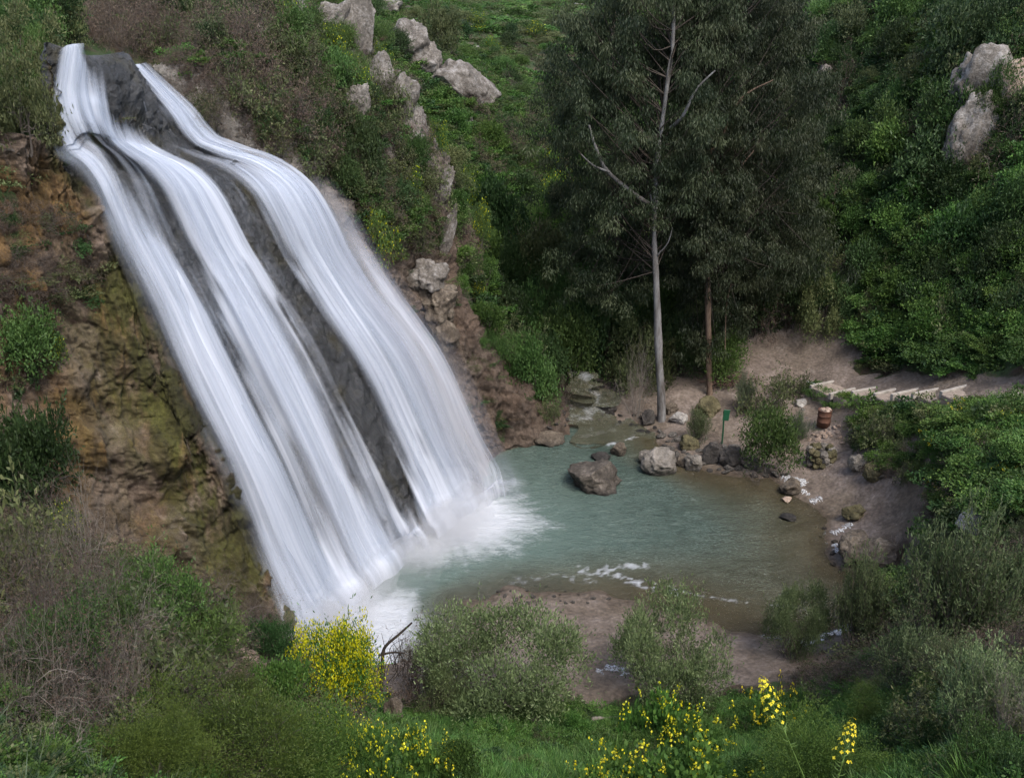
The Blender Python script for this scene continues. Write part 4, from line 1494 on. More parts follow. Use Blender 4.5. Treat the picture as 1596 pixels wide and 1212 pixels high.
for (a, b, w_, h_, pn, _y) in [(70, 1020, 300, 260, 'tangle0', 11), (140, 1080, 260, 240, 'tangle1', 11), (-20, 1060, 240, 260, 'tangle0', 11), (190, 990, 260, 190, 'tangle1', 12.5), (330, 985, 230, 120, 'tangle0', 15), (-10, 960, 220, 220, 'sparse0', 10.5), (120, 1130, 260, 230, 'tangle0', 9.5),
                              (290, 1010, 220, 150, 'sparse1', 13.2), (380, 965, 150, 80, 'tangle1', 16.5), (20, 1130, 220, 200, 'tangle1', 9), (240, 1090, 240, 170, 'sparse0', 11)]:
    put('shrub', pn, a, b, w_, h_, a, label='tangled grey brown shrub on the near slope at lower left', cat='bush', group='tangled brown shrubs on the near left slope')
for (a, b, w_, h_, _y) in [(250, 1030, 190, 140, 12.5), (170, 1020, 170, 110, 12.2), (310, 1045, 150, 90, 13.5), (230, 960, 130, 80, 15), (90, 1080, 160, 130, 10)]:
    put('shrub', 'midhi%d' % (a % 2), a, b, w_, h_, a, label='mid green leafy shrub growing through the brown tangle at lower left', cat='shrub', group='green shrubs in the brown tangle')
put('shrub', 'pale1', 170, 1010, 240, 150, 1.1, label='pale branching skeleton of a bush over the brown tangle at left', cat='bush')
put('shrub', 'pale0', 130, 900, 120, 130, .5, label='pale leafless twiggy bush rising behind the brown tangle at left', cat='bush')
put('shrub', 'pale1', 60, 1110, 260, 200, .2, label='pale arching bare branches low on the near left slope', cat='bush')
for (a, b, w_, h_, pn, _y) in [(350, 1240, 360, 150, 'finehi0', 9.6), (250, 1240, 220, 110, 'finehi1', 8.8), (455, 1250, 260, 130, 'finehi1', 9.2), (350, 1130, 170, 80, 'finehi0', 12.3)]:
    put('shrub', pn, a, b, w_, h_, a, label='dense fine leaved olive green bush filling the near slope below the tan stones', cat='bush', group='fine leaved bushes on the near slope')
for k, (a, b, w_, h_, pn) in enumerate([(300, 1010, 130, 90, 'pale1'), (420, 985, 120, 60, 'pale1'), (200, 1130, 170, 130, 'pale0'), (90, 1190, 160, 120, 'pale1')]):
    put('bare_bush', pn, a, b, w_, h_, k * 1.7, label='pale dead twigs sticking out of the near left scrub', cat='bush', group='pale dead twigs in the near left scrub')
for k, (a, b, w_, h_, pn) in enumerate([(1500, 1080, 130, 90, 'pale1'), (1560, 1180, 120, 110, 'pale0'), (1430, 1150, 110, 80, 'pale1')]):
    put('bare_bush', pn, a, b, w_, h_, k * 1.3, label='pale dead twigs sticking out of the near right scrub', cat='bush', group='pale dead twigs in the near right scrub')
# yellow broom and its neighbours
put('shrub', 'yellowhi', 535, 1128, 160, 150, .6, label='large rounded bush covered in bright yellow flowers in front of the left falls', cat='bush')
put('shrub', 'yellow1', 515, 1190, 90, 100, 1.6, label='yellow flowering shrub just below the large yellow bush', cat='shrub')
put('shrub', 'deephi1', 432, 1030, 90, 70, .6, label='dark green leafy shrub beside the foot of the left falls', cat='shrub')
put('shrub', 'fresh0', 445, 1120, 100, 100, .6, label='fresh green shrub between the tan stones and the large yellow bush', cat='shrub')
for (a, b, w_, h_) in [(600, 1240, 150, 80), (560, 1200, 110, 70), (660, 1215, 120, 60), (640, 1180, 60, 50), (1030, 1150, 130, 70), (1090, 1180, 130, 60), (990, 1230, 150, 60), (1080, 1240, 190, 70), (940, 1240, 110, 50), (1210, 1150, 110, 70)]:
    put('herb', 'mustardherb%d' % (a % 2), a, b, w_, h_ * 1.5, a, label='low green herb topped with small yellow flowers in the grass at the bottom', cat='wildflower', group='yellow topped herbs in the near grass')
# bare shrub by the foam
put('shrub', 'bare1', 650, 1085, 150, 110, .9, label='dark leafless bush between the yellow bush and the rounded oleander', cat='bush')
# mid shrubs on the near beach
for (a, b, w_, h_, pn, lb) in [(785, 1108, 275, 168, 'round0', 'widest grey green shrub on the near beach, nearest the falls'),
                               (1045, 1095, 215, 165, 'round1', 'upright grey green shrub on the near beach, right of the sandy gap'),
                               (1232, 1022, 120, 110, 'round0', 'small open shrub at the water edge by the drifting foam line'),
                               (1330, 1025, 110, 120, 'oleander1', 'small sparse shrub in front of the white foam edge of the pool'),
                               (1478, 1035, 190, 165, 'oleander1', 'spreading grey green shrub with dark stems right of the pool'),
                                                                                             (650, 1098, 120, 90, 'pale1', 'tangle of pale dead stems between the yellow bush and the beach shrubs'),
                               (690, 1108, 130, 110, 'round1', 'low grey green shrub left of the widest beach shrub')]:
    put('shrub', pn, a, b, w_, h_, a, label=lb, cat='shrub')
# beach shrubs on the far shore
for (a, b, w_, h_, pn, lb) in [(1190, 745, 115, 95, 'mid1', 'dense green shrub leaning over the far water edge beside the green post'),
                               (1195, 645, 100, 75, 'sparse1', 'wispy dark shrub on the sand in front of the dirt path'),
                               (1236, 618, 70, 44, 'sparse0', 'wispy grey shrub beside the foot of the wooden steps'),
                               (1085, 690, 50, 40, 'oleander1', 'small shrub among the rocks left of the green post'),
                               (1240, 690, 60, 40, 'broom1', 'thin low shrub left of the rusty bin'),
                               (1370, 690, 90, 60, 'sparse1', 'twiggy shrub at the corner of the bank right of the rusty bin'),
                               (1160, 640, 50, 50, 'broom1', 'small wispy shrub next to the fallen brushwood')]:
    put('shrub', pn, a, b, w_, h_, a, label=lb, cat='shrub')
put('shrub', 'pale0', 988, 652, 80, 100, .3, label='pale fan of bare stems standing in the stream left of the grey tree trunk', cat='bush')
# right foreground
shrubs('shrub', ['midhi0', 'midhi1', 'deephi0'], [(1340, 1150), (1596, 1040), (1640, 1230), (1300, 1260)], 9, 70, (.7, 1.0), (.6, .9), 20,
       'green leafy shrub on the near slope at lower right', 'shrub', 'green shrubs on the near right slope')
shrubs('shrub', ['oleander1', 'sparse0', 'bare2'], [(1350, 1050), (1640, 900), (1640, 1180), (1380, 1180)], 14, 50, (.9, 1.5), (.6, .9), 21,
       'grey brown wiry shrub on the near slope at lower right', 'bush', 'wiry shrubs on the near right slope')
shrubs('shrub', ['oleander0', 'sparse1', 'olive1', 'bare0'], [(1430, 870), (1640, 800), (1640, 960), (1480, 1010)], 16, 36, (1.0, 1.8), (.6, .9), 22,
       'wiry green shrub on the bank right of the pool', 'shrub', 'wiry shrubs on the bank right of the pool')
put('shrub', 'finehi1', 1295, 1240, 260, 120, .4, label='dark soft leaved bush behind the two tall mustard stems', cat='bush')
put('shrub', 'finehi0', 1370, 1125, 120, 55, .4, label='fine leaved green bush at the end of the near beach', cat='bush')
put('shrub', 'deephi1', 1545, 1135, 110, 110, .4, label='compact dark green bush on the near slope at far right', cat='bush')

put('shrub', 'olive1', 42, 215, 110, 130, 1.3, label='dark green shrub hard against the left side of the waterfall lip', cat='shrub')
put('shrub', 'mid1', 62, 120, 50, 60, 2.3, label='small green shrub at the very top left of the waterfall lip', cat='shrub')
for k, a in enumerate([1276, 1300, 1322, 1342, 1368, 1394, 1420, 1448, 1476, 1505, 1535]):
    put('creeper_mound', 'vine%d' % (k % 3), a, (614 + 9 * k if k < 3 else 650) + (k % 2) * 3, 56 if k > 2 else 58, 15 if k > 2 else 24, k, label='green creeper mound crowding the low side of the wooden steps', cat='creeper', group='creeper mounds along the low side of the steps')
for k, (a, b) in enumerate([(1500, 640), (1540, 690), (1580, 740), (1460, 690), (1470, 760), (1585, 660)]):
    put('herb', 'mustardherb%d' % (k % 2), a, b + 10, 60, 34, k, label='yellow flowered herb growing through the creepers on the bank below the steps', cat='wildflower', group='yellow flowered herbs on the creeper bank')
shrubs('shrub', ['bare0', 'sparse1', 'bare2'], [(1440, 780), (1520, 850), (1500, 960), (1440, 960), (1400, 880)], 8, 30, (.8, 1.4), (.6, .9), 23,
       'brown twiggy shrub on the bare earth right of the pool', 'bush', 'brown shrubs on the bare earth right of the pool')
shrubs('shrub', ['fresh0', 'mid0', 'olive1', 'fresh2', 'sparse0'], [(610, 1125), (1250, 1105), (1330, 1215), (600, 1225)], 20, 42, (.45, .9), (.5, .8), 35,
       'low leafy shrublet in the grass along the bottom middle', 'shrub', 'low shrublets in the near grass')
# --- ground cover
SCREE = hit(392, 1028)[0]
def cover(name, pnames, xr, yr, n, size, hr, seed, cond, label):
    g = G(seed)
    x = g.uniform(*xr, n)
    y = g.uniform(*yr, n)
    z = base_height(x, y)
    ds = seg_dist(x, y, SAND, True) * np.where(in_poly(x, y, SAND), 1, -1)
    dp = seg_dist(x, y, PATH)
    nz = fbm(np.stack([x, y, z], 1) * .45, seed, 3)
    ok = cond(x, y, z, ds, dp, nz) & (z > .15) & (ds < -.2) & (dp > 1.05) & (np.hypot(x, y) > 3.2) & (np.hypot(x - SCREE.x, y - SCREE.y) > 1.1)
    rows = []
    for i in np.where(ok)[0]:
        loc, nor = drop(x[i], y[i])
        if nor.z < .3 or abs(loc.z - z[i]) > .75: continue
        s = g.uniform(*size)
        rows.append((loc.x, loc.y, loc.z, s, s * g.uniform(*hr), g.uniform(0, 6.28), g.normal() * .15, g.normal() * .15))
    return stuff_scatter(name, pnames, rows, label)


near = lambda y: y < 16
cover('grass', ['grass0', 'grass1', 'grass2'], (-9, 10), (4, 17), 6500, (.3, .6), (.4, .8), 400, lambda x, y, z, ds, dp, nz: (x > -3.5) & (nz > -.5), 'short green grass on the near slope')
cover('grass', ['herb0', 'herb1', 'herb2', 'herbd0'], (-9, 12), (4, 18), 9000, (.18, .42), (.5, .8), 401, lambda x, y, z, ds, dp, nz: (nz > -.35), 'broad leaved green herbs in the near grass')
cover('tall_grass', ['reed0', 'grass0', 'grass1', 'herbo1'], (-8, 9), (3.5, 9), 480, (.32, .55), (.6, 1.0), 402, lambda x, y, z, ds, dp, nz: (nz > -.3) & ((x < -2.2) | (x > 2.5)), 'grey green tall grass close to the viewer')
cover('undergrowth', ['herbo0', 'bare1', 'dry0', 'dry0', 'bare2', 'herbo2'], (-16, 14), (8, 24), 5000, (.4, .8), (.5, .9), 403, lambda x, y, z, ds, dp, nz: (x < -3) | (x > 6.5), 'mixed low undergrowth')
cover('undergrowth', ['herbd0', 'herbd1', 'herb2', 'herbo2', 'vine0', 'vine2'], (9, 40), (18, 62), 9000, (.6, 1.3), (.5, .9), 404, lambda x, y, z, ds, dp, nz: nz > -.6, 'low green undergrowth on the right hillside')
cover('undergrowth', ['herb0', 'herb1', 'herbo0', 'herb2', 'herbd2'], (-14, 12), (32, 75), 9000, (.6, 1.2), (.4, .8), 405, lambda x, y, z, ds, dp, nz: nz > -.7, 'low green undergrowth on the far slope')
cover('undergrowth', ['herb0', 'herb1', 'herb2', 'herbo1', 'olive1'], (-40, 60), (70, 230), 6500, (1.2, 2.8), (.25, .45), 406, lambda x, y, z, ds, dp, nz: nz > -.2, 'scattered shrubs on the distant meadow')


def cover_px(name, pnames, poly, n, size, hr, seed, label):
    g = G(seed)
    rows = []
    for p in pick_px(poly, n, 3, seed):
        loc, nor = hit(*p)
        if loc is None: continue
        s = g.uniform(*size)
        rows.append((loc.x, loc.y, loc.z - .05, s, s * g.uniform(*hr), g.uniform(0, 6.28), g.normal() * .3, g.normal() * .3))
    return stuff_scatter(name, pnames, rows, label)


stuff_scatter('hillside_scrub', ['dark1', 'deep0', 'deep2', 'mid1', 'olive2', 'sparse1', 'fresh2'], [q[1] for q in OVER], 'dense small scrub filling in between the shrubs on the slopes')
cover_px('undergrowth', ['herbo0', 'herbd1', 'dry0', 'bare1', 'herb1'], [(150, 0), (640, 0), (640, 200), (690, 400), (620, 400), (480, 250), (330, 130), (220, 80)], 420, (.4, .8), (.6, 1.0), 420, 'low scrub on the rocks right of the waterfall')
cover_px('undergrowth', ['herbo0', 'herbd1', 'dry0', 'bare1'], [(0, 340), (150, 330), (170, 440), (60, 600), (0, 620)], 60, (.3, .6), (.6, 1.0), 421, 'dry scrub on the left cliff')
cover_px('undergrowth', ['herbo0', 'bare1', 'dry0', 'bare0', 'herbd1'], [(540, 330), (690, 300), (720, 480), (800, 580), (850, 650), (770, 690), (700, 600), (620, 450)], 75, (.25, .6), (.5, .9), 422, 'thin scrub on the brown buttress')
# ------------------------------------------------------------------ eucalyptus trees
def mat_bark(name, c0, c1, c2):
    s = NT(name)
    v = s.coord((1, 1, .25))
    n = s.noise(v, 4, 6, .65)
    n2 = s.noise(v, 18, 4, .6)
    c = s.ramp(s.math('ADD', s.math('MULTIPLY', n, .7), s.math('MULTIPLY', n2, .3)), [(.36, c0), (.5, c1), (.66, c2)])
    return s.set(Base__Color=c, Roughness=.8, Normal=s.bump(n2, .5, .03))


BARK = [mat_bark('pale grey bark', (.06, .05, .042), (.14, .135, .13), (.23, .23, .23)),
        mat_bark('orange brown bark', (.045, .03, .02), (.12, .08, .055), (.2, .145, .105)),
        mat_bark('dark bark', (.03, .022, .017), (.08, .06, .045), (.14, .11, .09))]


def tree(base, height, r0, path_px, limbs, clumps, bark, seed, label, group=None):
    """trunk follows its own leaning line; limbs and twigs carry drooping leaf clumps"""
    g = G(seed)
    root = empty('eucalyptus_tree', base, label=label, cat='tree', group=group)
    b = np.array(base)
    P = np.array([(0, 0, -.4)] + [tuple(np.array(q) - b) for q in path_px])
    t = np.linspace(0, len(P) - 1, 40)
    TP = cr_interp(P, t)
    rr = r0 * (1 - .82 * np.linspace(0, 1, 40) ** .9)
    rr[:3] *= [1.7, 1.35, 1.12]
    V, Fc = tube(TP, rr, 12)
    V = V + unit(V - np.repeat(TP, 12, 0)) * (r0 * .18 * fbm(V * np.array([3, 3, .8]), seed, 3))[:, None]
    mesh_obj('trunk', V, Fc, bark, root, True)
    br, tw = [], []
    leafp = []
    for L in limbs:
        Q = np.array([np.array(q) - b for q in L[0]])
        Q = cr_interp(Q, np.linspace(0, len(Q) - 1, 14))
        br.append(tube(Q, np.linspace(L[1], L[1] * .35, 14), 7))
    for c, rad in clumps:
        c = np.array(c) - b
        # twig from nearest trunk point rising to the clump
        i = np.argmin(np.abs(TP[:, 2] - (c[2] - .95 * np.hypot(*(c[:2] - TP[-1, :2])))))
        s0 = TP[min(i, 38) if i >= 15 else int(g.integers(15, 26))]
        mid = (s0 * .5 + c * .5) + np.array([0, 0, -.15]) + g.normal(size=3) * .2
        Q = cr_interp(np.array([s0, mid, c]), np.linspace(0, 2, 8))
        tw.append(tube(Q, np.linspace(.028, .008, 8), 4))
        n = int(520 * rad * rad)
        for k in range(g.integers(4, 7)):
            cc = c + g.normal(size=3) * rad * np.array([.45, .45, .4])
            m = n // 3
            d = unit(g.normal(size=(m, 3)))
            C = cc + d * rad * .42 * g.uniform(.2, 1, (m, 1)) * np.array([1, 1, .85])
            D = np.stack([g.normal(size=m) * .35, g.normal(size=m) * .35, -np.ones(m)], 1) + d * .35
            leafp.append(leaf_quads(C, D, .15, .032, g, .45 + .33 * g.normal() + .15 * g.normal(size=m)))
    if br:
        Vb, Fb, Tb = join(br)
        mesh_obj('limbs', Vb, Fb, bark, root, True)
    Vb, Fb, Tb = join(tw)
    mesh_obj('twigs', Vb, Fb, MT['darkt'], root, True)
    Vl, Fl, Tl = join(leafp)
    mesh_obj('crown', Vl, Fl, ML['euc'], root, False, dict(tint=Tl))
    return root


def clump_px(poly, n, yr, rad, seed):
    g = G(seed)
    return [(aty(p[0], p[1], g.uniform(*yr)), g.uniform(*rad)) for p in pick_px(poly, n, 12, seed, 80)]


ga = tuple(hit(1031, 655)[0])
Y1 = ga[1]
tree(ga, 17, .18, [aty(1031, 655, Y1), aty(1027, 540, Y1), aty(1022, 430, Y1), aty(1020, 350, Y1 + .1), aty(1028, 220, Y1), aty(1046, 90, Y1), aty(1050, -20, Y1), aty(1052, -130, Y1)],
     [([aty(1022, 325, Y1), aty(985, 300, Y1 - .4), aty(945, 265, Y1 - .8), aty(928, 228, Y1 - 1), aty(918, 195, Y1 - 1)], .09),
      ([aty(950, 268, Y1 - .8), aty(925, 258, Y1 - 1), aty(905, 240, Y1 - 1.2)], .045),
      ([aty(1022, 400, Y1), aty(1040, 380, Y1 - .3), aty(1048, 355, Y1 - .4)], .035),
      ([aty(1045, 200, Y1), aty(1065, 180, Y1 - .5), aty(1085, 140, Y1 - .8), aty(1115, 110, Y1 - 1)], .07),
      ([aty(1022, 330, Y1), aty(1010, 290, Y1 + .3), aty(1005, 250, Y1 + .5)], .06)],
     clump_px([(870, 60), (900, 10), (960, -60), (1130, -60), (1120, 150), (1100, 330), (1060, 350), (1010, 330), (930, 340), (895, 300), (905, 240), (862, 200)], 130, (Y1 - .9, Y1 + 3.0), (.7, 1.2), 501) + clump_px([(880, 330), (1000, 340), (1015, 470), (930, 500), (870, 420)], 22, (Y1 + .6, Y1 + 2.6), (.6, 1.0), 511),
     BARK[0], 61, 'tall eucalyptus with a pale grey trunk, standing nearest the stream and pool')
gb = tuple(hit(1106, 615)[0])
Y2 = gb[1]
tree(gb, 17, .155, [aty(1106, 615, Y2), aty(1104, 500, Y2), aty(1103, 400, Y2), aty(1108, 250, Y2), aty(1118, 100, Y2), aty(1120, -60, Y2), aty(1124, -130, Y2)],
     [([aty(1108, 340, Y2), aty(1140, 280, Y2 - .5), aty(1175, 235, Y2 - .8)], .06), ([aty(1112, 250, Y2), aty(1150, 160, Y2 - .5), aty(1205, 125, Y2 - .8)], .06),
      ([aty(1130, 545, Y2), aty(1132, 480, Y2 - .2), aty(1140, 440, Y2 - .3)], .025)],
     clump_px([(1060, -60), (1230, -60), (1240, 80), (1260, 120), (1280, 260), (1270, 400), (1200, 470), (1120, 430), (1060, 400), (1050, 200)], 150, (Y2 - 1.2, Y2 + 3.0), (.7, 1.25), 502) + clump_px([(1050, 400), (1160, 400), (1150, 530), (1075, 560)], 26, (Y2 - .6, Y2 + 1.6), (.6, .95), 512) + clump_px([(1075, 60), (1165, 60), (1150, 400), (1075, 400)], 34, (Y2 - 2.2, Y2 - .8), (.6, .95), 513),
     BARK[1], 62, 'tall eucalyptus with a slimmer orange brown trunk, right of the pale grey one')
gc = drop(*aty(960, 480, 41)[:2])[0]
gc = tuple(gc)
tree(gc, 15, .25, [gc, aty(958, 420, gc[1]), aty(962, 250, gc[1]), aty(955, 100, gc[1]), aty(958, 0, gc[1])], [],
     clump_px([(850, 140), (900, 70), (1000, 40), (1040, 200), (1040, 420), (980, 470), (900, 430), (840, 330), (850, 250)], 60, (39, 43.5), (.8, 1.4), 503),
     BARK[2], 63, 'dark eucalyptus half hidden behind the left side of the pale grey tree')
gd = drop(*aty(1190, 480, 41)[:2])[0]
gd = tuple(gd)
tree(gd, 15, .25, [gd, aty(1192, 420, gd[1]), aty(1185, 250, gd[1]), aty(1180, 100, gd[1]), aty(1180, -40, gd[1])], [],
     clump_px([(1120, -40), (1220, -20), (1250, 110), (1310, 250), (1320, 380), (1280, 470), (1160, 500), (1060, 520), (1040, 420), (1090, 300)], 110, (38, 44), (.8, 1.4), 504),
     BARK[2], 64, 'dark eucalyptus behind the orange brown trunk, its crown reaching toward the right hillside')

# ------------------------------------------------------------------ rocks
def mat_rock(name, c0, c1, c2, wet=0.0, rough=.9):
    s = NT(name)
    v = s.coord()
    n = s.noise(v, 2.2, 7, .65)
    n2 = s.noise(v, 12, 6, .7)
    c = s.ramp(s.math('ADD', s.math('MULTIPLY', n, .6), s.math('MULTIPLY', n2, .4)), [(.36, c0), (.5, c1), (.66, c2)])
    g = s.node('ShaderNodeNewGeometry')
    sp = s.node('ShaderNodeSeparateXYZ')
    s.l.new(g.outputs['Position'], sp.inputs[0])
    wl_ = s.ramp(s.math('ADD', sp.outputs[2], s.math('MULTIPLY', s.math('SUBTRACT', n, .5), .3)), [(.04, .22), (.3, 1)])
    if wet:
        c = s.mix(1, c, wl_, 'MULTIPLY')
    return s.set(Base__Color=c, Roughness=rough, Normal=s.bump(s.math('ADD', n, s.math('MULTIPLY', n2, .6)), .9, .08))


MR = dict(brown=mat_rock('brown boulder', (.035, .026, .018), (.10, .08, .06), (.26, .22, .17), 1),
          grey=mat_rock('grey boulder', (.06, .052, .045), (.16, .145, .125), (.33, .30, .27), 1),
          lime=mat_rock('pale limestone', (.12, .11, .10), (.30, .285, .265), (.5, .48, .45)),
          tan=mat_rock('tan stone', (.16, .11, .08), (.34, .255, .20), (.52, .43, .36)),
          dark=mat_rock('dark boulder', (.018, .016, .014), (.045, .04, .036), (.12, .11, .10), 1),
          dark2=mat_rock('dark brown boulder', (.022, .019, .015), (.062, .052, .042), (.19, .165, .14), 1),
          crag=mat_rock('weathered crag', (.04, .034, .028), (.14, .125, .108), (.34, .325, .31)),
          moss=mat_rock('mossy boulder', (.025, .022, .010), (.085, .075, .035), (.19, .16, .10), 1))
_ICO = None


def ico():
    global _ICO
    if _ICO is None:
        import bmesh
        bm = bmesh.new()
        bmesh.ops.create_icosphere(bm, subdivisions=5, radius=1.0)
        V = np.array([v.co[:] for v in bm.verts])
        Fc = np.array([[v.index for v in f.verts] for f in bm.faces])
        bm.free()
        _ICO = (V, Fc)
    return _ICO


def rock_mesh(seed, scale, rough=.18, cuts=9):
    V, Fc = ico()
    g = G(seed)
    V = V.copy()
    for _ in range(cuts):
        n = unit(g.normal(size=3))
        d = g.uniform(.55, .9)
        k = V @ n
        V -= np.outer(np.maximum(k - d, 0), n) * .92
    V = V * (1 + rough * fbm(V * 1.6 + seed, seed, 4, .5, False)[:, None] + rough * .25 * fbm(V * 6 + seed, seed + 3, 3)[:, None])
    return V * np.asarray(scale), Fc


def rock(px, py, wpx, hpx, m, label, seed, kind='boulder', group=None, Y=None, dz=0.0, depth=.9, sinkf=.22, cuts=9, rough=.18, tilt=0.0):
    loc, nor = hit(px, py)
    if loc.z < 0:
        loc = Vector(atz(px, py, -.03))
    if Y is not None:
        loc = Vector(aty(px, py, Y))
    d = (loc - Vector((0, 0, H))).length
    a = wpx * d / F * .5
    h = hpx * d / F * .5 / .9
    V, Fc = rock_mesh(seed, (a, a * depth, h * 1.12), rough, cuts)
    # centre a little above the footing
    c = Vector((loc.x, loc.y + a * depth * .6, max(loc.z, -.1) + h * (1 - 2 * sinkf * .5) + dz))
    if tilt:
        ct, st_ = math.cos(tilt), math.sin(tilt)
        V = np.stack([V[:, 0] * ct + V[:, 2] * st_, V[:, 1], -V[:, 0] * st_ + V[:, 2] * ct], 1)
    V[:, 2] += (h * .9)
    o = mesh_obj(kind, V, Fc, m, smooth=True)
    o.location = (loc.x, loc.y + a * depth * .5, max(loc.z, -.12) - h * .25 + dz)
    o.rotation_euler = (0, 0, 0)
    return tag(o, label=label, cat='boulder' if kind == 'boulder' else 'stone', group=group)


for (a, b, w_, h_, m, lb) in [
    (926, 768, 90, 46, 'dark2', 'large angular brown boulder standing alone in the pool'),
    (966, 711, 26, 24, 'brown', 'small pointed boulder in the water behind the large lone boulder'),
    (937, 719, 30, 11, 'dark', 'low dark flat rock in the water left of the small pointed boulder'),
    (1032, 742, 58, 44, 'grey', 'biggest grey boulder of the group at the far water edge'),
    (1006, 725, 26, 22, 'grey', 'pale topped small boulder left of the biggest grey boulder'),
    (1080, 734, 30, 24, 'grey', 'rounded grey boulder right of the biggest shore boulder'),
    (1062, 728, 22, 20, 'brown', 'brown stone wedged between two grey shore boulders'),
    (1110, 722, 34, 30, 'dark', 'dark wet boulder at the water edge below the green post'),
    (1140, 728, 36, 30, 'dark', 'dark boulder under the leaning shore shrub'),
    (855, 694, 52, 18, 'brown', 'flat brown boulder where the cliff foot meets the stream'),
    (1104, 650, 42, 30, 'moss', 'mossy yellowish boulder at the foot of the orange brown trunk'),
    (1060, 660, 32, 16, 'lime', 'flat pale slab just right of the grey tree trunk'),
    (1010, 662, 26, 22, 'dark', 'dark wet boulder left of the grey tree trunk'),
    (1046, 645, 24, 16, 'brown', 'small boulder touching the grey tree trunk'),
    (1075, 700, 30, 22, 'moss', 'mossy stone behind the rounded grey boulder'),
    (1248, 633, 20, 12, 'lime', 'pale stone on the sand left of the rusty bin'),
    (1340, 735, 30, 26, 'grey', 'grey boulder at the foot of the creeper bank, left of two'),
    (1362, 748, 32, 24, 'moss', 'mossy boulder at the foot of the creeper bank, right of two'),
    (1232, 772, 34, 24, 'brown', 'brown rock at the water edge beside white foam patches'),
    (1226, 783, 16, 9, 'tan', 'small orange tan stone in the shallow water at the right shore'),
    (1330, 810, 34, 22, 'moss', 'weedy mound at the right water edge'),
    (1340, 880, 60, 44, 'brown', 'broad lumpy brown rock on the right shore above the foam'),
    (1385, 890, 70, 44, 'brown', 'brown earthen rock at the right shore nearest the foam line'),
    (1230, 812, 26, 8, 'dark', 'low dark stone just breaking the water on the right side'),
    (612, 1135, 36, 52, 'brown', 'upright brown rock beside the large yellow bush'),
    (575, 1198, 22, 14, 'lime', 'pale stone in the grass under the yellow flowers'),
    (750, 1203, 24, 12, 'lime', 'white stone lying in the near grass'),
    (1530, 850, 60, 50, 'lime', 'pale limestone block on the right bank'),
]:
    rock(a, b, w_, h_, MR[m], lb, a * 3 + b)
# knob on the buttress
for (a, b, w_, h_, m, lb, Y, sd) in [(665, 462, 70, 62, 'lime', 'pale topped rock knob on the buttress edge beside the falls', 30.6, 11), (684, 500, 66, 60, 'brown', 'brown rock lump directly below the pale rock knob', 30.5, 12),
                                     (688, 545, 56, 60, 'brown', 'lowest brown rock lump under the knob on the buttress', 30.5, 13),
                                     (320, 225, 40, 34, 'tan', 'tan rock at the outer edge of the right falls near the lip', 27.2, 14)]:
    rock(a, b, w_, h_, MR['crag' if m == 'lime' else m], lb, sd, Y=Y, rough=.34, cuts=13)
# outcrops on the ridge and the right hillside
for (a, b, w_, h_, sd) in [(515, 70, 60, 66, 41), (590, 150, 44, 70, 42), (622, 190, 50, 70, 43), (655, 120, 70, 54, 44), (690, 330, 26, 80, 45), (697, 400, 24, 70, 46), (560, 190, 40, 60, 47), (640, 260, 34, 70, 48)]:
    rock(a, b, w_, h_, MR['crag'], 'weathered grey brown rock in the craggy band between cliff top and green slope', sd, group='crags along the ridge', depth=.7, rough=.26, cuts=18, tilt=.3)
for (a, b, w_, h_, m, lb, sd) in [(712, 158, 135, 58, 'lime', 'long sloping grey rock slab on the ridge right of the cliff top', 21), (632, 95, 70, 60, 'lime', 'grey rock outcrop on the ridge left of the sloping slab', 22),
                                  (560, 85, 60, 95, 'lime', 'tall grey crag at the cliff top nearest the bare thicket', 23), (600, 25, 55, 34, 'lime', 'pale crag at the top edge of the ridge', 24),
                                  (1512, 278, 66, 120, 'lime', 'lower half of the tall white rock outcrop on the right hillside', 25), (1528, 200, 95, 110, 'lime', 'upper half of the tall white rock outcrop on the right hillside', 26),
                                  (1578, 196, 70, 90, 'tan', 'tan rock face right of the white outcrop', 27), (1440, 118, 60, 40, 'lime', 'small pale rock high on the right hillside', 28),
                                  (1285, 156, 44, 54, 'lime', 'pale rock between the tree crowns and the right hillside', 29), (1405, 340, 34, 26, 'tan', 'small tan rock showing low on the right hillside', 30)]:
    rock(a, b, w_, h_, MR['crag' if m == 'lime' else m], lb, sd, depth=.7, rough=.24, cuts=18, tilt=.55 if sd in (21, 22) else .12)
# small loose stones: each on its own
def stones(poly, n, wr, m, seed, label, group, sep=8):
    g = G(seed)
    base = [rock_mesh(seed + k, (1, .9, .7)) for k in range(3)]
    me = []
    for V, Fc in base:
        o = mesh_obj('stone', V, Fc, MR[m], smooth=True, link=False)
        me.append(o.data)
    for i, p in enumerate(pick_px(poly, n, sep, seed)):
        loc, nor = hit(*p)
        if loc is None: continue
        o = bpy.data.objects.new('stone', me[i % 3])
        COL.objects.link(o)
        s = g.uniform(*wr) * (loc - Vector((0, 0, H))).length / F * .5
        o.scale = (s, s * g.uniform(.7, 1.1), s * g.uniform(.6, .9))
        o.location = (loc.x, loc.y, loc.z + s * .15)
        o.rotation_euler = (g.normal() * .3, g.normal() * .3, g.uniform(0, 6.28))
        tag(o, label=label, cat='stone', group=group)


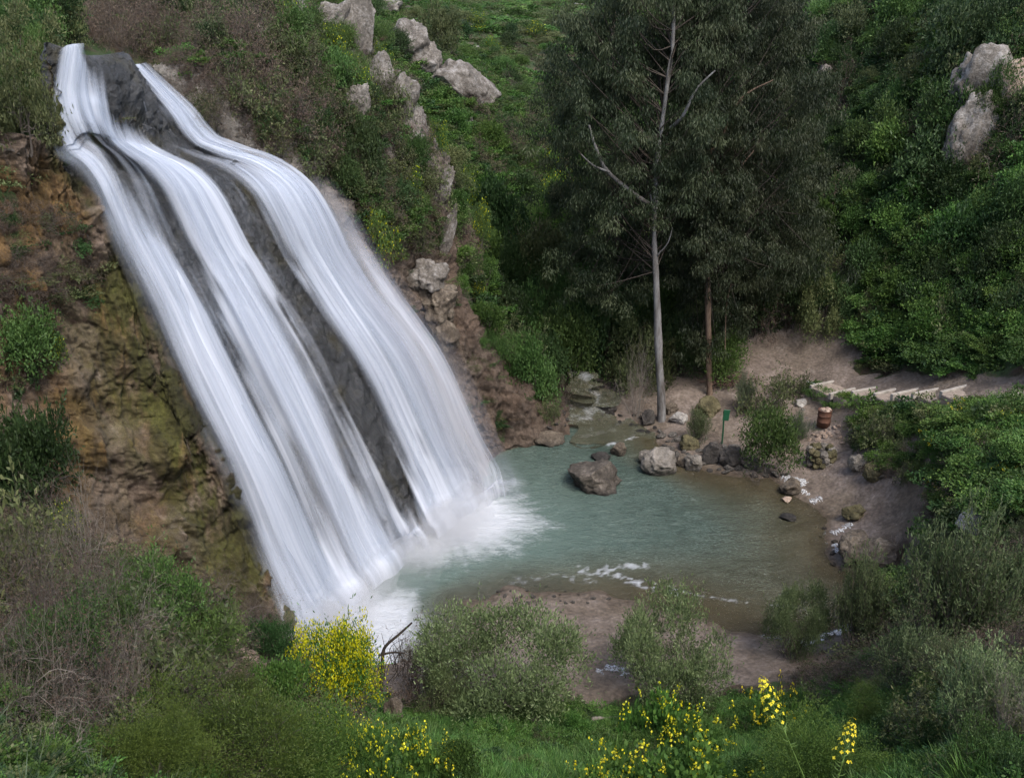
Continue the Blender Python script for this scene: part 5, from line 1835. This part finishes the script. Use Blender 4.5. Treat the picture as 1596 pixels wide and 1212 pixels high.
stones([(370, 1000), (400, 1005), (420, 1050), (395, 1050), (350, 1020)], 20, (12, 24), 'tan', 601, 'tan stone in the small scree pile left of the falls foot', 'tan stones in the scree pile', 7)
stones([(300, 1030), (320, 1030), (320, 1048), (300, 1048)], 3, (14, 22), 'tan', 602, 'tan stone lying apart, left of the scree pile', 'tan stones left of the scree', 8)
stones([(1255, 680), (1310, 660), (1318, 690), (1265, 705)], 22, (5, 12), 'tan', 603, 'small tan stone scattered below the rusty bin', 'small tan stones below the rusty bin', 5)
stones([(1020, 670), (1130, 690), (1240, 745), (1130, 742), (1050, 720)], 60, (7, 20), 'grey', 604, 'small grey stone on the far shore between the trees and the shore shrub', 'small grey stones along the far shore', 7)
stones([(1150, 600), (1300, 620), (1330, 660), (1180, 700)], 26, (5, 11), 'grey', 605, 'small stone on the sand around the path end', 'small stones on the sand by the path', 10)
stones([(840, 670), (900, 640), (1000, 640), (1030, 670), (960, 700), (930, 660)], 34, (7, 18), 'dark', 606, 'dark wet stone in the stream', 'dark wet stones in the stream', 8)
stones([(880, 590), (950, 590), (960, 640), (900, 660), (870, 640)], 22, (10, 26), 'dark', 612, 'dark wet stone around the small shaded cascade', 'dark wet stones around the small cascade', 9)
stones([(780, 900), (900, 925), (960, 930), (860, 960), (770, 950)], 34, (5, 10), 'grey', 607, 'small stone on the gravel spit at the near water edge', 'small stones on the gravel spit', 8)
stones([(1260, 800), (1300, 830), (1400, 900), (1370, 990), (1240, 1060), (1200, 1060), (1350, 980)], 40, (5, 12), 'brown', 608, 'small brown stone on the right shore', 'small brown stones on the right shore', 10)
stones([(780, 0), (1000, 5), (1000, 22), (780, 14)], 26, (6, 14), 'lime', 609, 'white rock dotting the distant meadow', 'white rocks on the distant meadow', 6)
stones([(640, 60), (860, 60), (860, 200), (730, 200)], 16, (6, 14), 'lime', 610, 'pale rock showing on the far green slope', 'pale rocks on the far slope', 14)
stones([(1330, 695), (1390, 715), (1395, 755), (1335, 735)], 14, (8, 16), 'brown', 611, 'small rock heaped against the foot of the creeper bank', 'small rocks at the bank foot', 7)
# ring of stones round a planting hole
def stone_ring():
    c = hit(1279, 722)[0]
    root = empty('stone_ring', tuple(c), label='low dark ring of mossy stones on the sand below the rusty bin', cat='stone ring')
    for row in range(3):
        for k in range(11):
            a = (k + row * .5) / 11 * 6.283
            V, Fc = rock_mesh(700 + k + row * 20, (.16, .13, .15))
            V = V + np.array([math.cos(a) * .37, math.sin(a) * .35, .08 + row * .2])
            mesh_obj('stone', V, Fc, MR['moss' if (k + row) % 3 else 'grey'], root, True)
    V, Fc = rock_mesh(699, (.3, .3, .05))
    V[:, 2] += .38
    mesh_obj('ash_bed', V, Fc, MR['dark'], root, True)
    return root


stone_ring()

# ------------------------------------------------------------------ small man-made things
def simple(name, col, rough=.7, metal=0.0, n=0.3, sc=8):
    s = NT(name)
    nn = s.noise(s.coord(), sc, 5, .65)
    c = s.ramp(nn, [(.3, tuple(c * (1 - n) for c in col)), (.7, tuple(min(1, c * (1 + n)) for c in col))])
    return s.set(Base__Color=c, Roughness=rough, Metallic=metal, Normal=s.bump(nn, .3, .01))


def box(cx, cy, cz, sx, sy, sz, M=None, bev=.012):
    import bmesh
    bm = bmesh.new()
    bmesh.ops.create_cube(bm, size=1)
    bmesh.ops.scale(bm, vec=(sx, sy, sz), verts=bm.verts)
    bmesh.ops.bevel(bm, geom=list(bm.edges), offset=min(bev, min(sx, sy, sz) * .3), segments=1, affect='EDGES')
    bmesh.ops.translate(bm, vec=(cx, cy, cz), verts=bm.verts)
    if M is not None:
        bmesh.ops.transform(bm, matrix=M, verts=bm.verts)
    return bm


def bm_obj(name, bms, mat, parent=None, smooth=False):
    me = bpy.data.meshes.new(name)
    import bmesh
    out = bmesh.new()
    for b in bms:
        t = bpy.data.meshes.new('t')
        b.to_mesh(t)
        out.from_mesh(t)
        bpy.data.meshes.remove(t)
        b.free()
    out.to_mesh(me)
    out.free()
    for p in me.polygons: p.use_smooth = smooth
    me.materials.append(mat)
    o = bpy.data.objects.new(name, me)
    COL.objects.link(o)
    if parent: o.parent = parent
    return o


def sign_post():
    c = hit(1125, 693)[0]
    sc = (c - Vector((0, 0, H))).length / F
    hgt = 50 * sc / .9
    root = empty('sign_post', tuple(c), label='green metal marker post with a small green plate on the far shore', cat='sign')
    g_ = simple('green paint', (.010, .075, .035), .5)
    V, Fc = tube([(0, 0, -.1), (0, 0, hgt * .5), (-.03, 0, hgt)], [.03, .03, .03], 10)
    mesh_obj('post', V, Fc, g_, root, True)
    bm_obj('plate', [box(-.04, -.045, hgt * .9, .22, .03, .42, Matrix.Rotation(.08, 4, 'Y'))], g_, root)


sign_post()


def bin_():
    c = hit(1283, 664)[0]
    root = empty('barrel', tuple(c), label='rusty orange brown barrel on the sand below the steps, stones on its rim', cat='barrel')
    m = simple('rusty metal', (.10, .045, .028), .8, .1, .4, 6)
    prof = [(.20, 0), (.235, .01), (.235, .2), (.25, .215), (.235, .23), (.235, .42), (.25, .435), (.235, .45), (.235, .62), (.25, .64), (.225, .645), (.22, .12)]
    n = 28
    V = np.array([[r * math.cos(a), r * math.sin(a), z] for r, z in prof for a in np.arange(n) * 2 * math.pi / n])
    V[:, :2] *= (1 + .03 * fbm(V * 5, 4, 2))[:, None]
    idx = np.arange(len(prof) * n).reshape(len(prof), n)
    nx = np.roll(idx, -1, 1)
    mesh_obj('drum', V, np.stack([idx[:-1], nx[:-1], nx[1:], idx[1:]], -1).reshape(-1, 4), m, root, True)
    for k, (x, y, s_) in enumerate([(-.08, .02, .13), (.1, .05, .12), (.02, -.09, .11)]):
        V, Fc = rock_mesh(760 + k, (s_, s_, s_ * .8))
        o = mesh_obj('stone', V, Fc, MR['tan'], None, True)
        o.location = (c.x + x, c.y + y, c.z + .62)
        tag(o, label=['tan stone on the left of the barrel top', 'tan stone on the right of the barrel top', 'tan stone at the front of the barrel top'][k], cat='stone')


bin_()


def steps():
    wood = simple('weathered grey timber', (.33, .30, .265), .85, 0, .35, 5)
    dirt = MATS['ground']
    data = [(1284, 598, 1321, 589), (1314, 604, 1354, 594), (1350, 606, 1383, 599), (1383, 601, 1427, 592), (1425, 595, 1455, 587), (1448, 595, 1486, 587), (1477, 594, 1514, 586), (1552, 611, 1600, 603), (1585, 622, 1640, 614)]
    xs = np.array([12.1, 12.6, 13.1, 13.6, 14.05, 14.5, 14.95, 16.3, 17.3])
    p0 = np.array([12.0, 34.6])
    dir_ = unit(np.array([3.6, -7.7]))
    root = empty('stairway', (12.1, 34.6, 1.4), label='broad timber edged earth steps climbing right along the foot of the green hillside', cat='steps')
    pr = np.array([-dir_[1], dir_[0]])
    n = 10
    dist = [0.4, 1.5, 2.5, 3.4, 4.3, 5.2, 6.1, 8.2, 9.4, 10.6]
    z = 1.45
    tops = []
    for k in range(n):
        c = p0 + dir_ * dist[k]
        h_ = base_height(np.array([c[0]]), np.array([c[1]]))[0]
        tops.append((c, max(z, h_ + .06)))
        z = tops[-1][1] + .10
    for k, (c, zt) in enumerate(tops):
        ang = math.atan2(pr[1], pr[0])
        M = Matrix.Translation((c[0], c[1], zt)) @ Matrix.Rotation(ang + .04 * math.sin(k * 2.3), 4, 'Z')
        Ml = Matrix.Translation(-Vector((12.1, 34.6, 1.4))) @ M
        bm_obj('timber_riser', [box(0, 0, -.09, 1.9 + .2 * math.sin(k * 1.7), .13, .24, Ml)], wood, root)
        # earth tread up to the next riser
        if k + 1 < len(tops):
            L = dist[k + 1] - dist[k]
        else:
            L = 3
        sgn = 1
        c2 = c + dir_ * (L * .5 + .01)
        M2 = Matrix.Translation(-Vector((12.1, 34.6, 1.4))) @ Matrix.Translation((c2[0], c2[1], zt)) @ Matrix.Rotation(ang, 4, 'Z')
        o = bm_obj('earth_tread', [box(0, 0, -.33, 1.85, L - .14, .6, M2, .03)], dirt_mat, root)
    return root


dirt_mat = simple('trodden earth', (.25, .205, .17), .95, 0, .35, 7)
steps()
# torn ground sheet along the low edge of the path
def sheet_edge():
    pts = [atz(1258, 594, 1.35), atz(1285, 602, 1.35), atz(1310, 604, 1.42), atz(1322, 616, 1.25), atz(1336, 624, 1.15)]
    P = cr_interp(np.array(pts), np.linspace(0, 4, 40))
    V = np.concatenate([P, P + np.array([0, -.02, -.12]) + .03 * np.stack([fbm(P * 4, 1, 2), fbm(P * 4, 2, 2), 0 * P[:, 0]], 1), P + np.array([0, .06, -.12]), P + np.array([0, .07, .0])])
    i = np.arange(39)
    Fc = np.concatenate([np.stack([i + a * 40, i + 1 + a * 40, i + 1 + b * 40, i + b * 40], 1) for a, b in ((0, 1), (1, 2), (2, 3), (3, 0))])
    o = mesh_obj('plastic_edging', V, Fc, simple('pale plastic edging', (.33, .36, .38), .5), None, True)
    tag(o, label='pale grey plastic edging curling out of the low side of the path end', cat='edging')


sheet_edge()
# fallen brushwood
def brush():
    c = hit(1142, 600)[0]
    g = G(81)
    tb = []
    for k in range(60):
        a = g.uniform(-.6, .6) + (0 if k % 2 else .5)
        L = g.uniform(.5, 1.2)
        s = np.array([g.normal() * .45, g.normal() * .3, g.uniform(.02, .35)])
        d = np.array([math.cos(a), math.sin(a), g.normal() * .12])
        tb.append(tube([s - d * L / 2, s + np.array([0, 0, .08]), s + d * L / 2], [.016, .014, .006], 5))
    V, Fc, T = join(tb)
    o = mesh_obj('brushwood_pile', V, Fc, mat_twig('red brown sticks', (.05, .026, .02), (.12, .07, .055)), smooth=True)
    o.location = tuple(c)
    tag(o, label='heap of reddish brown cut sticks beside the orange brown trunk', cat='brushwood')


brush()
# dead branch in front of the foam, driftwood
def dead_branch():
    c = Vector(drop(*aty(600, 1080, 17.2)[:2])[0])
    root = empty('dead_branch', tuple(c), label='dark forked dead branch in front of the foam at the falls foot', cat='branch')
    g = G(91)
    tb = []
    def P(px, py): 
        q = aty(px, py, 17.2)
        return np.array(q) - np.array(c)
    tb.append(tube(cr_interp(np.array([P(594, 1075), P(596, 1030), P(600, 1008), P(622, 988), P(642, 970)]), np.linspace(0, 4, 20)), np.linspace(.05, .02, 20), 6))
    tb.append(tube(cr_interp(np.array([P(590, 1021), P(612, 1016), P(632, 1018)]), np.linspace(0, 2, 8)), np.linspace(.03, .015, 8), 6))
    for k in range(26):
        a = P(g.uniform(545, 640), g.uniform(1030, 1070))
        b_ = a + np.array([g.normal() * .3, g.normal() * .2, g.uniform(.4, 1.1)])
        m_ = (a + b_) / 2 + g.normal(size=3) * .12
        tb.append(tube(cr_interp(np.array([a, m_, b_]), np.linspace(0, 2, 8)), np.linspace(.012, .004, 8), 4))
    V, Fc, T = join(tb)
    mesh_obj('limbs', V, Fc, MT['darkt'], root, True)


dead_branch()
def driftwood():
    for (a, b, c_, d_, lb) in [(1082, 1102, 1135, 1072, 'grey brown driftwood pole on the near beach'), (920, 1122, 975, 1122, 'pale root lying at the edge of the near grass')]:
        p, q = hit(a, b)[0], hit(c_, d_)[0]
        mid = (p + q) / 2 + Vector((0, 0, .08))
        P = cr_interp(np.array([tuple(p + Vector((0, 0, .04))), tuple(mid), tuple(q + Vector((0, 0, .05)))]) - np.array(p), np.linspace(0, 2, 14))
        V, Fc = tube(P, np.linspace(.05, .02, 14), 8)
        V = V + .015 * fbm(V * 6, 3, 3)[:, None]
        o = mesh_obj('driftwood', V, Fc, MT['pale'] if a < 1000 else MT['twig'], smooth=True)
        o.location = p
        tag(o, label=lb, cat='driftwood')


driftwood()

# ------------------------------------------------------------------ tall mustard stems close to the viewer
def mustard(topx, topy, botx, boty, Y, label, seed, nfl):
    g = G(seed)
    t, b_ = np.array(aty(topx, topy, Y)), np.array(aty(botx, boty, Y))
    down = (b_ - t) / np.linalg.norm(b_ - t)
    gz = drop(b_[0] + down[0], Y)[0].z
    L = (t[2] - gz) / max(.2, -down[2])
    foot_ = t + down * L
    root = empty('mustard_plant', tuple(foot_), label=label, cat='wildflower')
    bend = np.array([.02, 0, 0])
    P = cr_interp(np.array([foot_ - foot_, (t - foot_) * .5 + bend * L, t - foot_]), np.linspace(0, 2, 24))
    green = MATS.get('mustard stem') or simple('mustard stem', (.10, .17, .035), .6, 0, .2)
    V, Fc = tube(P, np.linspace(.0055, .0025, 24), 8)
    mesh_obj('stem', V, Fc, green, root, True)
    ln = np.linalg.norm(t - foot_)
    pods = []
    m = Y / F
    for k in range(26):
        f = 1 - (70 + k * 5.2) * m / ln
        if f < .05: break
        p = cr_interp(P, np.array([f * 23]))[0]
        a = g.uniform(0, 6.28)
        pods.append(tube([p, p + np.array([math.cos(a) * 8, math.sin(a) * 8, 3]) * m, p + np.array([math.cos(a) * 13, math.sin(a) * 13, 9]) * m], [.002, .0028, .001], 5))
    Vp, Fp, _ = join(pods)
    mesh_obj('seed_pods', Vp, Fp, green, root, True)
    Vs, Fs = [], []
    for k in range(nfl):
        f = (k / nfl) ** 1.9
        p = P[-1] + down * f * 95 * m
        a = k * 2.4
        rr = (5 + 15 * f ** .6) * m
        c = p + np.array([math.cos(a) * rr, math.sin(a) * rr, (6 + 3 * g.normal()) * m])
        size = (4.0 if f > .12 else 2.6) * m
        axis_ = unit(np.array([math.cos(a), math.sin(a), .8]))
        u = unit(np.cross(axis_, [0, 0, 1]))
        v = np.cross(axis_, u)
        for q in range(4):
            an = q * math.pi / 2 + g.normal() * .1
            d = math.cos(an) * u + math.sin(an) * v
            s_ = np.cross(axis_, d)
            pts = [c, c + d * size * .6 + s_ * size * .42 + axis_ * size * .15, c + d * size * 1.05 + axis_ * size * .1, c + d * size * .6 - s_ * size * .42 + axis_ * size * .15]
            Fs.append(np.arange(4) + len(Vs) * 4)
            Vs.append(pts)
    V = np.array(Vs).reshape(-1, 3)
    fo = mesh_obj('blossoms', V, np.array(Fs), ML['mustard'], root, False, dict(tint=g.uniform(size=len(V))))
    return root


mustard(1188, 1060, 1245, 1215, 4.0, 'taller yellow mustard stem close to the viewer, left of two', 1, 66)
mustard(1328, 1128, 1300, 1215, 3.8, 'shorter yellow mustard stem close to the viewer, right of two', 2, 48)
# ------------------------------------------------------------------ light
w = bpy.data.worlds.new("World")
SC.world = w
w.use_nodes = True
wn = w.node_tree.nodes
wl = w.node_tree.links
sky = wn.new('ShaderNodeTexSky')
sky.sky_type = 'NISHITA'
sky.sun_disc = False
SUN_EL, SUN_AZ = R(54), R(151)
sky.sun_elevation = SUN_EL
sky.sun_rotation = SUN_AZ
sky.air_density = 1.0
sky.dust_density = 3.0
wl.new(sky.outputs[0], wn['Background'].inputs[0])
wn['Background'].inputs[1].default_value = 0.14
sd = bpy.data.lights.new('sun', 'SUN')
sd.energy = 1.3
sd.angle = R(25)
sd.color = (1.0, .95, .87)
so = bpy.data.objects.new('sun', sd)
COL.objects.link(so)
# direction towards the sun
tx, ty, tz = math.sin(SUN_AZ) * math.cos(SUN_EL), math.cos(SUN_AZ) * math.cos(SUN_EL), math.sin(SUN_EL)
so.rotation_euler = Vector((tx, ty, tz)).to_track_quat('Z', 'Y').to_euler()
so.location = (0, 0, 40)

SC.view_settings.view_transform = 'Standard'
SC.view_settings.look = 'None'
SC.view_settings.exposure = 1.1
SC.view_settings.gamma = 1.0
SC.render.engine = 'CYCLES'
SC.cycles.use_denoising = True
SC.cycles.max_bounces = 6
SC.cycles.diffuse_bounces = 4
SC.cycles.glossy_bounces = 2
SC.cycles.transmission_bounces = 3
SC.cycles.volume_bounces = 1
SC.cycles.transparent_max_bounces = 24
SC.cycles.caustics_reflective = False
SC.cycles.caustics_refractive = False
